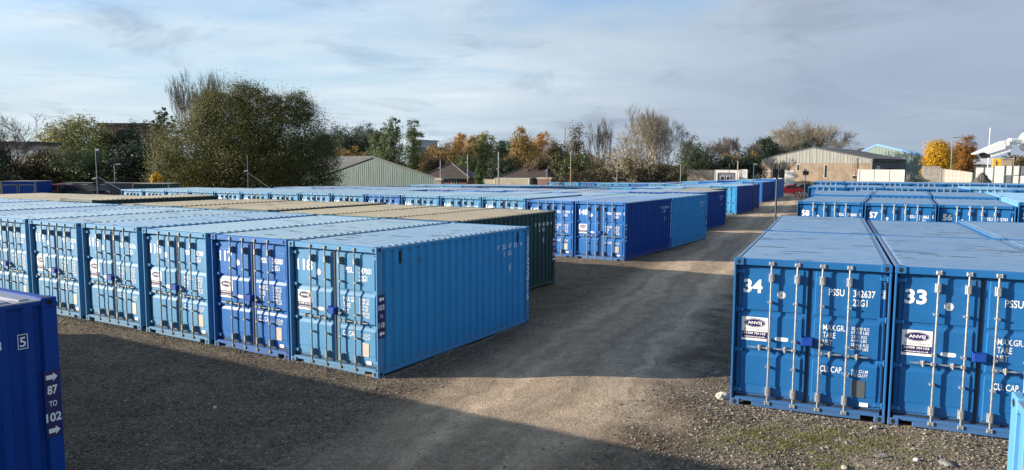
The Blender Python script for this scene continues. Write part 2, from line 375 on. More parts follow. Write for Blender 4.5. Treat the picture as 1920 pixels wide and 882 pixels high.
RF = {
 'sky':   roof_mat("roof_dusty_light_blue", (0.14, 0.26, 0.37), (0.28, 0.335, 0.375), 0.65),
 'steel': roof_mat("roof_dusty_steel_blue", (0.10, 0.22, 0.36), (0.25, 0.315, 0.385), 0.65),
 'mid':   roof_mat("roof_blue", (0.058, 0.155, 0.30), (0.205, 0.275, 0.365), 0.72, 0.40),
 'royal': roof_mat("roof_grey_blue", (0.10, 0.20, 0.38), (0.26, 0.32, 0.42), 0.6),
 'navy':  roof_mat("roof_grey_navy", (0.14, 0.17, 0.25), (0.33, 0.33, 0.34), 0.7),
 'cyan':  roof_mat("roof_bright_blue", (0.14, 0.32, 0.50), (0.30, 0.42, 0.54), 0.5),
 'green': roof_mat("roof_dusty_tan", (0.20, 0.175, 0.125), (0.30, 0.27, 0.20), 0.8, 0.55),
 'grey':  roof_mat("roof_grey", (0.2, 0.2, 0.21), (0.3, 0.3, 0.3), 0.6),
 'white': roof_mat("roof_white", (0.6, 0.6, 0.58), (0.4, 0.39, 0.36), 0.4),
 'cream': roof_mat("roof_cream", (0.5, 0.46, 0.38), (0.36, 0.32, 0.26), 0.5),
}
M_galv = mat("galvanised_steel", (0.50, 0.51, 0.51), 0.38, 0.75, 0.14, 14, 0.1, 60)
M_galv_old = mat("weathered_galvanised_steel", (0.22, 0.26, 0.27), 0.5, 0.55, 0.16, 14, 0.15, 60)
M_rub = mat("black_rubber", (0.02, 0.02, 0.022), 0.7, 0, 0.2, 8)
M_hole = mat("dark_cavity", (0.008, 0.008, 0.009), 0.9, 0, 0.1, 8, rnd=0)
M_white = mat("white_vinyl", (0.78, 0.78, 0.76), 0.5, 0, 0.05, 9, rnd=0)
M_navyv = mat("navy_vinyl", (0.020, 0.016, 0.095), 0.4, 0, 0.08, 9, rnd=0)
M_greyv = mat("grey_vinyl_print", (0.22, 0.22, 0.24), 0.5, 0, 0.05, 9, rnd=0)
M_purple = mat("lock_box_paint", (0.006, 0.045, 0.27), 0.4, 0, 0.1, 9)
M_plate = mat("stainless_plate", (0.46, 0.43, 0.39), 0.45, 0.4, 0.2, 60, rnd=0.1)
M_plate_d = mat("dark_data_plate", (0.13, 0.15, 0.16), 0.45, 0.4, 0.2, 60, rnd=0.1)
M_wood = mat("timber_packer", (0.18, 0.13, 0.085), 0.8, 0, 0.25, 7, stretch=(8, 1, 1))
M_rust = mat("rusty_cam", (0.18, 0.10, 0.06), 0.7, 0.3, 0.25, 40)
M_steelf = mat("dark_underside", (0.03, 0.03, 0.035), 0.8, 0, 0.2, 10)

# ------------------------------------------------------------------ lettering
def text_geo(s, size, bold=0.0, sx_=1.0, align='LEFT', space=1.0):
    """flat letters in the x-z plane facing -y, as verts and faces; size is the cap height"""
    cu = bpy.data.curves.new("lettering", 'FONT'); cu.body = s; cu.size = size/0.72; cu.align_x = align
    cu.offset = bold*size; cu.resolution_u = 3; cu.fill_mode = 'FRONT'; cu.space_character = space
    ob = bpy.data.objects.new("lettering", cu)
    me = bpy.data.meshes.new_from_object(ob)
    vs = [(v.co.x*sx_, 0.0, v.co.y) for v in me.vertices]; fs = [tuple(p.vertices) for p in me.polygons]
    bpy.data.objects.remove(ob); bpy.data.curves.remove(cu); bpy.data.meshes.remove(me)
    return vs, fs
class LB(MB):
    """lettering builder: letters and flat shapes stacked in thin layers, front is -y"""
    def text(s, body, x, z, size, y=0.0, mi=0, bold=0.0, sx_=1.0, align='LEFT', M=None, space=1.0, width=None):
        vs, fs = text_geo(body, size, bold, sx_, align, space)
        if width and vs:
            xs_ = [v[0] for v in vs]; w = max(xs_)-min(xs_); c0 = min(xs_)
            k = width/w
            if align == 'LEFT': vs = [((v[0]-c0)*k, v[1], v[2]) for v in vs]
            else: vs = [((v[0]-c0-w/2)*k, v[1], v[2]) for v in vs]
        vs = [Vector((v[0]+x, y, v[2]+z)) for v in vs]
        if M is not None: vs = [M @ v for v in vs]
        return s.add(vs, fs, mi)
    def poly(s, pts, y=0.0, mi=0, M=None):
        vs = [Vector((p[0], y, p[1])) for p in pts]
        if M is not None: vs = [M @ v for v in vs]
        return s.add(vs, [tuple(range(len(pts)))], mi)
    def disc(s, cx_, cz, rx, rz_, y=0.0, mi=0, n=28, M=None):
        return s.poly([(cx_+rx*math.cos(2*math.pi*i/n), cz+rz_*math.sin(2*math.pi*i/n)) for i in range(n)], y, mi, M)
    def frame(s, x0, x1, z0, z1, t, y=0.0, mi=0):
        s.poly([(x0, z0), (x1, z0), (x1, z0+t), (x0, z0+t)], y, mi); s.poly([(x0, z1-t), (x1, z1-t), (x1, z1), (x0, z1)], y, mi)
        s.poly([(x0, z0+t), (x0+t, z0+t), (x0+t, z1-t), (x0, z1-t)], y, mi); s.poly([(x1-t, z0+t), (x1, z0+t), (x1, z1-t), (x1-t, z1-t)], y, mi)
        return s
    def mesh(s, name, mats):
        me = bpy.data.meshes.new(name); me.from_pydata(s.v, [], s.f)
        for m in (mats if isinstance(mats, (list, tuple)) else [mats]): me.materials.append(m)
        me.polygons.foreach_set('material_index', s.m); me.update(); return me
_txt = {}
def letter_mesh(key, fn, mats):
    if key not in _txt:
        b = LB(); fn(b); _txt[key] = b.mesh(key[0], mats)
    return _txt[key]

# ------------------------------------------------------------------ the container: 20 ft, origin at the middle of the door end's foot
W_, LEN, HT = 2.438, 6.058, 2.591
YD = 0.098                                     # face of the door panels behind the corner posts
def casting_mesh():
    b = MB(); b.cbox(-0.081, 0.081, 0, 0.178, 0, 0.118, 0.008)
    for (c, ax) in (((0.0, -0.0015, 0.06), 'y'),):
        n = 14; b.add([(0.032*math.cos(2*math.pi*i/n), -0.0015, 0.06+0.042*math.sin(2*math.pi*i/n)) for i in range(n)], [tuple(range(n))], 1)
    for sx_ in (-1, 1):
        n = 14; b.add([(sx_*0.0825, 0.09+0.042*math.cos(2*math.pi*i/n), 0.06+0.03*math.sin(2*math.pi*i/n)) for i in range(n)], [tuple(range(n))], 1)
    n = 14; b.add([(0.03*math.cos(2*math.pi*i/n), 0.09+0.055*math.sin(2*math.pi*i/n), 0.1195) for i in range(n)], [tuple(range(n))], 1)
    return b
def frame_mb(rear, castings=False):
    b = MB(); h = W_/2
    for s_ in (-1, 1):
        if rear:
            x0, x1 = sorted((s_*(h-0.003), s_*(h-0.11))); b.cbox(x0, x1, LEN-0.15, LEN-0.004, 0.118, HT-0.118, 0.012)
        else:                                       # door-end post: a channel, its outer flange proud
            x0, x1 = sorted((s_*(h-0.003), s_*(h-0.036))); b.cbox(x0, x1, 0.004, 0.172, 0.118, HT-0.118, 0.006)
            x0, x1 = sorted((s_*(h-0.036), s_*(h-0.115))); b.box(x0, x1, 0.168, 0.185, 0.118, HT-0.118)
    if rear:
        b.cbox(-h+0.081, h-0.081, LEN-0.12, LEN-0.008, HT-0.10, HT-0.01, 0.008)
        b.cbox(-h+0.081, h-0.081, LEN-0.14, LEN-0.006, 0.02, 0.16, 0.008)
    else:
        b.cbox(-h+0.081, h-0.081, 0.022, 0.14, HT-0.118, HT-0.006, 0.008)       # door header
        b.cbox(-h+0.081, h-0.081, 0.022, 0.14, 0.085, 0.150, 0.008)             # door sill
        b.cbox(-h+0.36, h-0.36, 0.0225, 0.14, 0.006, 0.0845, 0.006)
    if castings:
        y = LEN-0.178 if rear else 0
        for sx_ in (-1, 1):
            for z in (0, HT-0.118): b.cbox(sx_*(h-0.081)-0.081, sx_*(h-0.081)+0.081, y, y+0.178, z, z+0.118, 0.008)
    return b
def rail_mb(s_):
    b = MB(); h = W_/2; x0, x1 = sorted((s_*(h-0.008), s_*(h-0.066)))
    b.cbox(x0, x1, 0.178, LEN-0.178, HT-0.085, HT-0.022, 0.008); b.cbox(x0, x1, 0.178, LEN-0.178, 0.035, 0.105, 0.008)
    return b
def side_mb(s_):
    """corrugated wall on the side s_; outer faces proud"""
    b = MB(); h = W_/2; xo, xi = h-0.010, h-0.054
    y = 0.17; prof = [(y, xi)]
    while y < LEN-0.45:
        prof += [(y+0.078, xi), (y+0.078+0.026, xo), (y+0.078+0.026+0.106-0.008, xo), (y+0.278-0.042, xi)]; y += 0.278
    prof.append((LEN-0.14, xi)); z0, z1 = 0.10, HT-0.07
    vs = []
    for (yy_, x) in prof: vs += [(s_*x, yy_, z0), (s_*x, yy_, z1)]
    b.add(vs, [(2*i, 2*i+2, 2*i+3, 2*i+1) for i in range(len(prof)-1)])
    # flat end strips of sheet beside the posts
    return b
def end_mb():
    b = MB(); prof = []; x = -W_/2+0.1
    while x < W_/2-0.25:
        prof += [(x, LEN-0.055), (x+0.06, LEN-0.055), (x+0.10, LEN-0.015), (x+0.17, LEN-0.015), (x+0.21, LEN-0.055)]; x += 0.25
    prof.append((W_/2-0.1, LEN-0.055))
    vs = []
    for (x, yy_) in prof: vs += [(x, yy_, 0.15), (x, yy_, HT-0.09)]
    b.add(vs, [(2*i, 2*i+2, 2*i+3, 2*i+1) for i in range(len(prof)-1)])
    return b
def roof_mb():
    b = MB(); h = W_/2-0.05; zb, zt = HT-0.030, HT-0.004
    ys_ = [0.10]; y = 0.24; ridges = []
    while y < LEN-0.36: ridges.append(y); y += 0.209
    def strip(y0, y1): b.add([(-h, y0, zb), (h, y0, zb), (h, y1, zb), (-h, y1, zb)], [(0,1,2,3)])
    prev = 0.10
    for y in ridges:
        strip(prev, y)
        a, c, d, e = y, y+0.028, y+0.118, y+0.146; k = 0.035; q = 0.075
        vs = [(-h,a,zb),(h,a,zb),(h,e,zb),(-h,e,zb),(-h+k,a,zb),(h-k,a,zb),(h-k,e,zb),(-h+k,e,zb),(-h+q,c,zt),(h-q,c,zt),(h-q,d,zt),(-h+q,d,zt)]
        b.add(vs, [(4,5,9,8),(8,9,10,11),(11,10,6,7),(4,8,11,7),(5,6,10,9),(0,4,7,3),(5,1,2,6)])
        prev = e
    strip(prev, LEN-0.1)
    # corner plates and thin outer lips
    for sx_ in (-1, 1):
        for y0 in (0.182, LEN-0.42): b.box(sx_*1.06-0.13, sx_*1.06+0.13, y0, y0+0.24, HT-0.028, HT-0.020)
        b.box(*sorted((sx_*(h-0.001), sx_*(h+0.043))), 0.18, LEN-0.18, HT-0.034, HT-0.019)
    return b
def door_mb(s_):
    """one leaf: hinge side at the post, three pressed fields with recessed ledges between"""
    b = MB(); x0, x1 = -1.145, -0.016
    if s_ > 0: x0, x1 = 0.016, 1.145
    z0, z1 = 0.175, 2.452
    b.cbox(x0, x1, YD+0.022, YD+0.06, z0, z1, 0.006)
    xa, xb = (x0+0.075, x1-0.085) if s_ < 0 else (x0+0.085, x1-0.075)
    g1, g2 = 1.70, 1.005
    F0, F1, IN = YD, YD+0.006, YD+0.036
    prof = [(z0+0.03, YD+0.021), (z0+0.05, F1), (z0+0.20, F1), (z0+0.21, F0), (g2-0.125, F0), (g2-0.055, IN-0.012), (g2-0.012, IN-0.012), (g2-0.006, F0),
            (g1-0.125, F0), (g1-0.055, IN-0.012), (g1-0.012, IN-0.012), (g1-0.006, F0), (2.27, F0), (2.28, F1), (z1-0.05, F1), (z1-0.03, YD+0.021)]
    k = 0.03
    vs = []
    for (z, y) in prof: vs += [(xa, z, y), (xa+0.006, z, y), (xb-0.006, z, y), (xb, z, y)]
    V_ = []; n = len(prof)
    for i, (z, y) in enumerate(prof):
        V_ += [(xa-0.012, YD+0.021, z), (xa, y, z), (xb, y, z), (xb+0.012, YD+0.021, z)]
    fs = []
    for i in range(n-1):
        for j in range(3):
            a = 4*i+j; fs.append((a, a+1, a+5, a+4))
    b.add(V_, fs)
    return b
def gasket_mb():
    b = MB(); h = 1.15
    b.box(-h, h, YD+0.012, YD+0.05, 2.453, 2.473); b.box(-h, h, YD+0.012, YD+0.05, 0.151, 0.174)
    b.box(-0.015, 0.015, YD+0.008, YD+0.055, 0.175, 2.452)
    for s_ in (-1, 1): b.box(*sorted((s_*1.147, s_*1.157)), YD+0.02, YD+0.055, 0.175, 2.452)
    return b
def rod_mb():
    b = MB(); y = 0.026
    b.tube((0, y, 0.10), (0, y, 2.53), 0.0165, n=10)
    for z, sg in ((0.10, -1), (2.49, 1)):
        b.cbox(-0.045, 0.045, 0.004, 0.021, z-0.018+0.02*sg, z+0.042+0.02*sg, 0.004)    # cam keeper on the rail
        b.cbox(-0.026, 0.026, -0.004, 0.05, z+0.004+0.02*sg, z+0.026+0.02*sg, 0.004)    # cam
        b.cbox(-0.036, -0.024, -0.002, 0.03, z-0.02+0.02*sg, z+0.045+0.02*sg, 0.003); b.cbox(0.024, 0.036, -0.002, 0.03, z-0.02+0.02*sg, z+0.045+0.02*sg, 0.003)
    for z in (0.285, 2.27):
        b.cbox(-0.043, 0.043, 0.052, YD-0.001, z-0.075, z+0.075, 0.005); b.cbox(-0.027, 0.027, 0.008, 0.0525, z-0.066, z+0.066, 0.008)
    for z in (0.72, 1.20, 1.85):
        b.cbox(-0.05, 0.024, 0.012, YD+0.02, z-0.016, z+0.016, 0.004)
    return b
def handle_mb():
    """swings towards -x from the rod"""
    b = MB(); z = 1.055
    b.cbox(-0.045, 0.02, 0.006, 0.05, z-0.028, z+0.028, 0.005)
    b.cbox(-0.30, -0.03, 0.020, 0.032, z-0.012, z+0.012, 0.004)
    b.tube((-0.30, 0.026, z), (-0.345, 0.026, z+0.006), 0.010, 0.007, 6)
    b.cbox(-0.185, -0.125, 0.030, YD-0.001, z-0.034, z+0.034, 0.006)
    b.tube((-0.155, 0.012, z-0.052), (-0.155, 0.012, z+0.052), 0.013, n=8)
    b.cbox(-0.172, -0.138, 0.002, 0.03, z-0.02, z+0.02, 0.004)
    return b
def hinge_mb():
    b = MB(); b.cbox(-0.006, 0.115, 0.062, YD+0.024, -0.030, 0.030, 0.005)
    b.tube((0.0, 0.060, -0.05), (0.0, 0.060, 0.05), 0.014, n=8)
    b.cbox(-0.022, 0.012, 0.055, 0.15, -0.024, 0.024, 0.004)
    return b
KIDS = {}
def kid(parent, name, me, loc=(0,0,0), rz=0.0, sx_=1):
    o = link(name, me, parent, loc, rz); o.scale = (sx_, 1, 1)
    KIDS.setdefault(parent.name, []).append(o)
    return o
MATDUM = P['mid']
m_frame = [frame_mb(e_, c_).mesh(("door_frame", "end_frame")[e_], [MATDUM]) for c_ in (False, True) for e_ in (0, 1)]
m_cast = casting_mesh().mesh("corner_casting", [MATDUM, M_hole])
m_side = {s_: side_mb(s_).mesh("side_wall", [MATDUM]) for s_ in (-1, 1)}
m_rail = {s_: rail_mb(s_).mesh("side_rail", [MATDUM]) for s_ in (-1, 1)}
m_end = end_mb().mesh("end_wall", [MATDUM]); m_roof = roof_mb().mesh("roof", [RF['mid']])
m_door = {s_: door_mb(s_).mesh("door", [MATDUM]) for s_ in (-1, 1)}
m_gask = gasket_mb().mesh("gasket", [M_rub]); m_rod = rod_mb().mesh("lock_rod", [M_galv]); m_hand = handle_mb().mesh("handle", [M_galv])
m_hinge = hinge_mb().mesh("hinge", [MATDUM])
m_under = MB().box(-1.14, 1.14, 0.15, LEN-0.15, 0.06, 0.16).mesh("floor_frame", [M_steelf])
m_lock = MB().cbox(-0.085, 0.085, -0.035, YD+0.02, -0.065, 0.065, 0.008).cbox(-0.10, -0.084, -0.01, YD+0.02, -0.075, 0.08, 0.004).mesh("lock_box", [M_purple])
m_vent = MB().cbox(0, 0.016, -0.022, 0.022, -0.13, 0.13, 0.004).mesh("vent", [M_hole])
def sign_fn(b):
    w, h = 0.215, 0.205
    b.box(-w, w, 0.0, 0.004, -h, h, 0)
    b.disc(0.0, 0.105, 0.175, 0.078, -0.0015, 1); b.disc(0.0, 0.105, 0.163, 0.068, -0.002, 0); b.disc(0.0, 0.105, 0.158, 0.063, -0.0025, 1)
    b.text("ANVSJ", 0, 0.083, 0.05, -0.003, 0, 0.03, align='CENTER', width=0.235)
    b.text("SELF STORAGE", 0, -0.026, 0.03, -0.0015, 2, 0.01, align='CENTER', width=0.36)
    b.poly([(-w+0.004, -0.165), (w-0.004, -0.165), (w-0.004, -0.045), (-w+0.004, -0.045)], -0.0015, 1)
    b.text("01709 701155", 0, -0.096, 0.037, -0.003, 0, 0.035, align='CENTER', width=0.36)
    b.text("www.anvsj.co.uk", 0, -0.148, 0.028, -0.003, 0, 0.025, align='CENTER', width=0.345)
m_sign = letter_mesh(("sign",), sign_fn, [M_white, M_navyv, M_greyv])
def emblem_fn(b):
    b.disc(0, 0, 0.066, 0.066, 0, 0); 
    for k in range(14):
        if k in (3, 10): continue
        a = 2*math.pi*k/14; c, s_ = math.cos(a), math.sin(a)
        b.poly([(0.047*c-0.006*s_, 0.047*s_+0.006*c), (0.047*c+0.006*s_, 0.047*s_-0.006*c), (0.058*c+0.006*s_, 0.058*s_-0.006*c), (0.058*c-0.006*s_, 0.058*s_+0.006*c)], -0.001, 1)
    b.poly([(0, 0.03), (-0.006, 0.0), (-0.012, -0.03), (0.0, -0.02), (0.014, -0.032), (0.006, 0.004)], -0.001, 1)
m_emb = letter_mesh(("round_emblem",), emblem_fn, [M_white, M_greyv])
def oval_fn(b):
    pts = []
    for cx_, a0 in ((0.075, -90), (-0.075, 90)):
        for i in range(9): a = R(a0+i*22.5); pts.append((cx_+0.033*math.cos(a), 0.033*math.sin(a)))
    b.poly(pts, 0, 0)
    for z in (0.011, -0.013):
        for k in range(9 if z > 0 else 6):
            x = -0.075+0.0165*k+(0 if z > 0 else 0.024); b.poly([(x, z-0.005), (x+0.011, z-0.005), (x+0.011, z+0.005), (x, z+0.005)], -0.001, 1)
m_oval = letter_mesh(("oval_sticker",), oval_fn, [M_white, mat("pale_print", (0.45, 0.42, 0.36), 0.6, rnd=0)])
def weights_fn(b):
    y = YD-0.003
    for k, s_ in enumerate(("MAX.GR.", "TARE", "NET")):
        b.text(s_, 0.235, 1.445-0.128*k, 0.098, y, 0, 0.010, width=(0.335, 0.195, 0.15)[k])
    for k, s_ in enumerate(("30.480 KG", "67.200 LBS", "2.015 KG", "4.440 LBS", "28.465 KG", "62.760 LBS")):
        b.text(s_, 0.665, 1.485-0.064*k-0.008*(k//2), 0.052, y, 0, 0.010, width=0.265 if k not in (2, 3) else 0.235)
    b.text("CU. CAP.", 0.215, 0.735, 0.105, y, 0, 0.012, width=0.345)
    b.text("33.2 CU.M", 0.69, 0.775, 0.052, y, 0, 0.010, width=0.25); b.text("1.170 CU.FT", 0.655, 0.705, 0.052, y, 0, 0.010, width=0.285)
m_weights = letter_mesh(("lettering",), weights_fn, [M_white])
m_plate = MB().box(-0.105, 0.105, 0, 0.005, -0.14, 0.14).mesh("data_plate", [M_plate])
m_plate_d = MB().box(-0.105, 0.105, 0, 0.005, -0.14, 0.14).mesh("data_plate", [M_plate_d])
m_tag = MB().box(-0.065, 0.065, 0, 0.004, -0.033, 0.033).mesh("tag_plate", [M_white])

_mv = {}
def moved(me, loc, rz=0.0, fx=1):
    """the same mesh set down at loc in the container's own frame, kept and shared"""
    k = (me.name, tuple(round(v, 3) for v in loc), round(rz, 2), fx)
    if k not in _mv:
        m = me.copy(); m.transform(Matrix.Translation(loc) @ Matrix.Rotation(rz, 4, 'Z') @ Matrix.Diagonal((fx, 1, 1, 1)))
        if fx < 0: m.flip_normals()
        _mv[k] = m
    return _mv[k]
def proto(detail):
    root = thing("shipping_container", "container", "container")
    for e_ in (0, 1): kid(root, ("door_frame", "end_frame")[e_], m_frame[e_ if detail else 2+e_])
    if detail:
        for sx_ in (-1, 1):
            for z in (0, HT-0.118):
                kid(root, "corner_casting", moved(m_cast, (sx_*(W_/2-0.081), 0, z)))
                kid(root, "corner_casting", moved(m_cast, (sx_*(W_/2-0.081), LEN, z), math.pi))
    for s_ in (-1, 1): kid(root, "side_wall", m_side[s_]); kid(root, "side_rail", m_rail[s_])
    kid(root, "end_wall", m_end); kid(root, "roof", m_roof); kid(root, "floor_frame", m_under); kid(root, "gasket", m_gask)
    for s_ in (-1, 1):
        d = kid(root, "door", m_door[s_])
        for x in (0.195, 0.605): kid(d, "lock_rod", m_rod, (s_*x, 0, 0), 0, -s_ if s_ > 0 else 1)
        if detail:
            for x in (0.195, 0.605): kid(d, "handle", m_hand, (s_*x, 0, 0), 0, -s_ if s_ > 0 else 1)
            for z in (0.27, 0.98, 1.69, 2.36): kid(d, "hinge", moved(m_hinge, (s_*1.165, 0, z), 0, -s_))
    return root
PROTO = {True: proto(True), False: proto(False)}
GALV = {'bright': M_galv, 'old': M_galv_old}
N_CONT = [0]
def container(xy, yaw, paint, label, group, detail=False, z=None, flip=False, roof=None, rods='old', side=None, mk=None, signs=True, tilt=(0, 0), front=None):
    """xy = near-left foot corner as seen along the row's depth; flip = doors at the far end"""
    a = yaw; u = Vector((math.cos(a), math.sin(a))); v = Vector((-math.sin(a), math.cos(a)))
    c = Vector(xy) + u*(W_/2)
    if flip: c = c + v*LEN; a = a + math.pi
    zz = gzf(c.x, c.y) if z is None else z + gzf(c.x, c.y)
    src = PROTO[detail]
    root = copy_tree(src) if N_CONT[detail and 0] > -1 else src
    root.location = (c.x, c.y, zz); root.rotation_euler = (tilt[0], tilt[1], a)
    tag(root, label, 'container', group)
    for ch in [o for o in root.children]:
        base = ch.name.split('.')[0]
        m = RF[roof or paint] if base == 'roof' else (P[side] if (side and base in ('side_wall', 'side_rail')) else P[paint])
        if base in ('floor_frame', 'gasket'): continue
        setm(ch, m)
        if base == 'door':
            for g in ch.children:
                if g.name.startswith(('lock_rod', 'handle')): setm(g, GALV[rods])
                elif g.name.startswith('hinge'): setm(g, P[paint])
    if mk: markings(root, mk, detail, rods)
    return root
def setm(o, m):
    if o.material_slots: o.material_slots[0].link = 'OBJECT'; o.material_slots[0].material = m
def markings(root, mk, detail, rods):
    num, iso, chk = mk
    dl = [o for o in root.children if o.name.startswith('door')]
    left = [d for d in dl if d.data == m_door[-1]][0]; right = [d for d in dl if d.data == m_door[1]][0]
    if num: link("unit_number", letter_mesh(("unit_number", num), lambda b: b.text(num, 0, 0, 0.225, 0, 0, 0.045, width=0.165*len(num)-(0.02 if len(num) < 3 else 0.045)), [M_white]), left, (-1.06, YD-0.003, 2.0))
    link("sign", m_sign, left, (-0.855, YD-0.005, 1.36)); link("round_emblem", m_emb, left, (-0.44, YD-0.003, 1.98)); link("oval_sticker", m_oval, left, (-0.41, YD-0.003, 1.215))
    link("lock_box", m_lock, left, (0.0, 0.0, 1.235))
    def iso_fn(b):
        b.text("PSSU", 0.30, 2.035, 0.115, YD-0.003, 0, 0.018, width=0.235); b.text(iso, 0.668, 2.035, 0.115, YD-0.003, 0, 0.018, width=0.325); b.text("22G1", 0.668, 1.885, 0.115, YD-0.003, 0, 0.018, width=0.215)
        if chk: b.text(chk, 1.083, 2.055, 0.085, YD+0.019, 0, 0.02); b.frame(1.068, 1.138, 2.03, 2.165, 0.009, YD+0.019, 0)
    link("code_lettering", letter_mesh(("code_lettering", iso, chk), iso_fn, [M_white]), right)['kind'] = 'stuff'; link("weight_lettering", m_weights, right)['kind'] = 'stuff'
    link("data_plate", m_plate_d if rods == 'bright' else m_plate, right, (0.80, YD-0.006, 0.50)); link("tag_plate", m_tag, right, (0.90, YD-0.005, 0.245))
def side_text(root, s_, fn, key, mats):
    """lettering on the outer side wall: local frame x along the wall to the right as read, front is outwards"""
    o = link("side_lettering", letter_mesh(key, fn, mats), root)
    return o

ORD = ["first", "second", "third", "fourth", "fifth", "sixth", "seventh", "eighth", "ninth", "tenth", "eleventh", "twelfth", "thirteenth", "fourteenth", "fifteenth", "sixteenth", "seventeenth"]
def uv(yaw): return Vector((math.cos(yaw), math.sin(yaw))), Vector((-math.sin(yaw), math.cos(yaw)))

# row A: numbers 118 down to 108, doors to the near yard
YA = R(-30.7); uA, vA = uv(YA)
pitA = [2.50, 2.60, 2.65, 2.66, 2.62, 2.62, 2.60, 2.60, 2.6, 2.6]
isoA = {118: ("347001", "4"), 117: ("345880", "5"), 116: ("347389", "9"), 115: ("346736", "7"), 114: ("347579", "1"), 113: ("343889", "")}
p = Vector((-4.72, 15.38)); GA = "light blue containers numbered 103 to 118"
cA = {}
for k in range(11):
    n = 118-k
    col = 'royal' if n == 117 else 'sky'
    lab = {118: "light blue container numbered 118 at the corner of its row, beside the track", 117: "deeper blue container numbered 117 between two paler ones"}.get(n)
    if not lab: lab = "weathered light blue container numbered %d, %s from the track end of its row" % (n, ORD[k]) if n > 112 else "weathered light blue container in the row of 118, %s from its track end" % ORD[k]
    cA[n] = container(p, YA + R(rng.uniform(-.4, .4) if k else 0), col, lab, GA, True, z=rng.uniform(-.02, .02) if k else -0.02, roof='sky' if k % 3 else 'steel',
              side='steel', mk=(str(n), *isoA.get(n, ("3%05d" % rng.randrange(99999), ""))))
    if k < 10: p = p - uA*pitA[k]
# row behind A: dark green with dusty tan roofs, doors to the far side
p = Vector((-4.72, 15.38)) + vA*(LEN+0.13) - uA*2.43; GA2 = "dark green containers with dusty tan roofs"
for k in range(13):
    dz = {0: 0.0, 3: 0.05, 4: 0.0, 5: 0.02, 6: -0.06, 7: 0.13, 8: 0.02}.get(k, 0.0)
    cA[200+k] = container(p + vA*(-0.0), YA, 'green', "dark green container with a dusty tan roof, %s from the track end of its row" % ORD[k], GA2, k < 2, z=dz, flip=True)
    p = p - uA*(2.60 if k else 2.53)
# row B: 148 down to 134
YB = R(-31.4); uB, vB = uv(YB)
p = Vector((2.85, 33.24)); GB = "containers numbered 134 to 148"
isoB = {148: ("358015", "8"), 147: ("351094", "8")}
cB = {}
for k in range(15):
    n = 148-k
    col = 'royal' if k < 2 else ('royal' if n in (143,) else 'sky')
    lab = "dark blue container numbered 148 at the track end of its row" if n == 148 else "dark blue container numbered 147 left of number 148" if n == 147 else \
          "light blue container numbered %d, %s from the track end of its row" % (n, ORD[k]) if n > 140 else "light blue container in the row of 148, %s from the track end" % ORD[k]
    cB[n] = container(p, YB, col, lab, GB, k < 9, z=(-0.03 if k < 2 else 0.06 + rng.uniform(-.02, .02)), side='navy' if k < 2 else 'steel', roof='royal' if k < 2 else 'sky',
              rods='old', mk=(str(n), *isoB.get(n, ("3%05d" % rng.randrange(99999), str(rng.randrange(10))))) if k < 12 else None)
    p = p - uB*(2.53 if k < 3 else 2.55)
def row(p0, yaw, n, pitch, paints, fmt, group, sgn=-1, flip=False, z=0.0, detail=0, roofs=None, rods='old', side=None, zs=None):
    u, v = uv(yaw); q = Vector(p0); out = []
    for k in range(n):
        pc = paints[k % len(paints)]
        out.append(container(q, yaw + R(rng.uniform(-.3, .3)), pc, fmt % ORD[k], group, k < detail, z=z + rng.uniform(-.04, .04) + (zs or {}).get(k, 0), flip=flip,
                             roof=(roofs[k % len(roofs)] if roofs else None), rods=rods, side=side))
        q = q + u*(sgn*pitch)
    return out
rowB2 = row(Vector((2.85, 33.24)) + vB*(LEN+0.12), YB, 15, 2.55, ['steel', 'sky', 'sky', 'royal', 'sky'], "light blue container back to back with the 148 row, %s from the track", "containers back to back with numbers 134 to 148", flip=True, detail=1, z=0.03, zs={4: .05, 8: .1})
# C, D, E rows further back along the track
c_fl = Vector((12.24, 47.8)) - uB*W_
rowC = row(c_fl, YB, 16, 2.54, ['navy', 'navy', 'royal', 'navy', 'sky'], "dark blue container in the third row back on the left, %s from the track", "third row of containers left of the track", roofs=['navy', 'sky', 'royal', 'navy', 'sky'], z=-0.03, detail=1)
rowC2 = row(c_fl + vB*(LEN+0.12) - uB*1.6, YB, 15, 2.54, ['green', 'sky', 'steel', 'sky', 'royal'], "container behind the third row on the left, %s from the track", "containers behind the third row left of the track", flip=True, z=-0.03, roofs=['green', 'navy', 'sky', 'sky', 'royal'])
d_fl = Vector((20.3, 66.4)) - uB*W_
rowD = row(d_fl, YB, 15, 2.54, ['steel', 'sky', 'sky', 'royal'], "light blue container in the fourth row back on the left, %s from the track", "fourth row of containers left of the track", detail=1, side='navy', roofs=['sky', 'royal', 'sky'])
rowD2 = row(d_fl + vB*(LEN+0.12) - uB*0.8, YB, 14, 2.54, ['navy', 'sky', 'steel'], "container backing onto the fourth row on the left, %s from the track", "containers backing onto the fourth row left of the track", flip=True, roofs=['royal', 'sky', 'sky'])
e_fl = Vector((31.1, 91.5)) - uB*W_
rowE = row(e_fl, YB, 12, 2.54, ['royal', 'steel', 'sky'], "blue container in the farthest row on the left, %s from the track", "farthest rows of containers left of the track", side='navy')
rowE2 = row(e_fl + vB*(LEN+0.12) + uB*0.2, YB, 10, 2.54, ['royal', 'sky', 'navy'], "blue container behind the farthest left row, %s from the track", "farthest rows of containers left of the track", flip=True, side='royal')
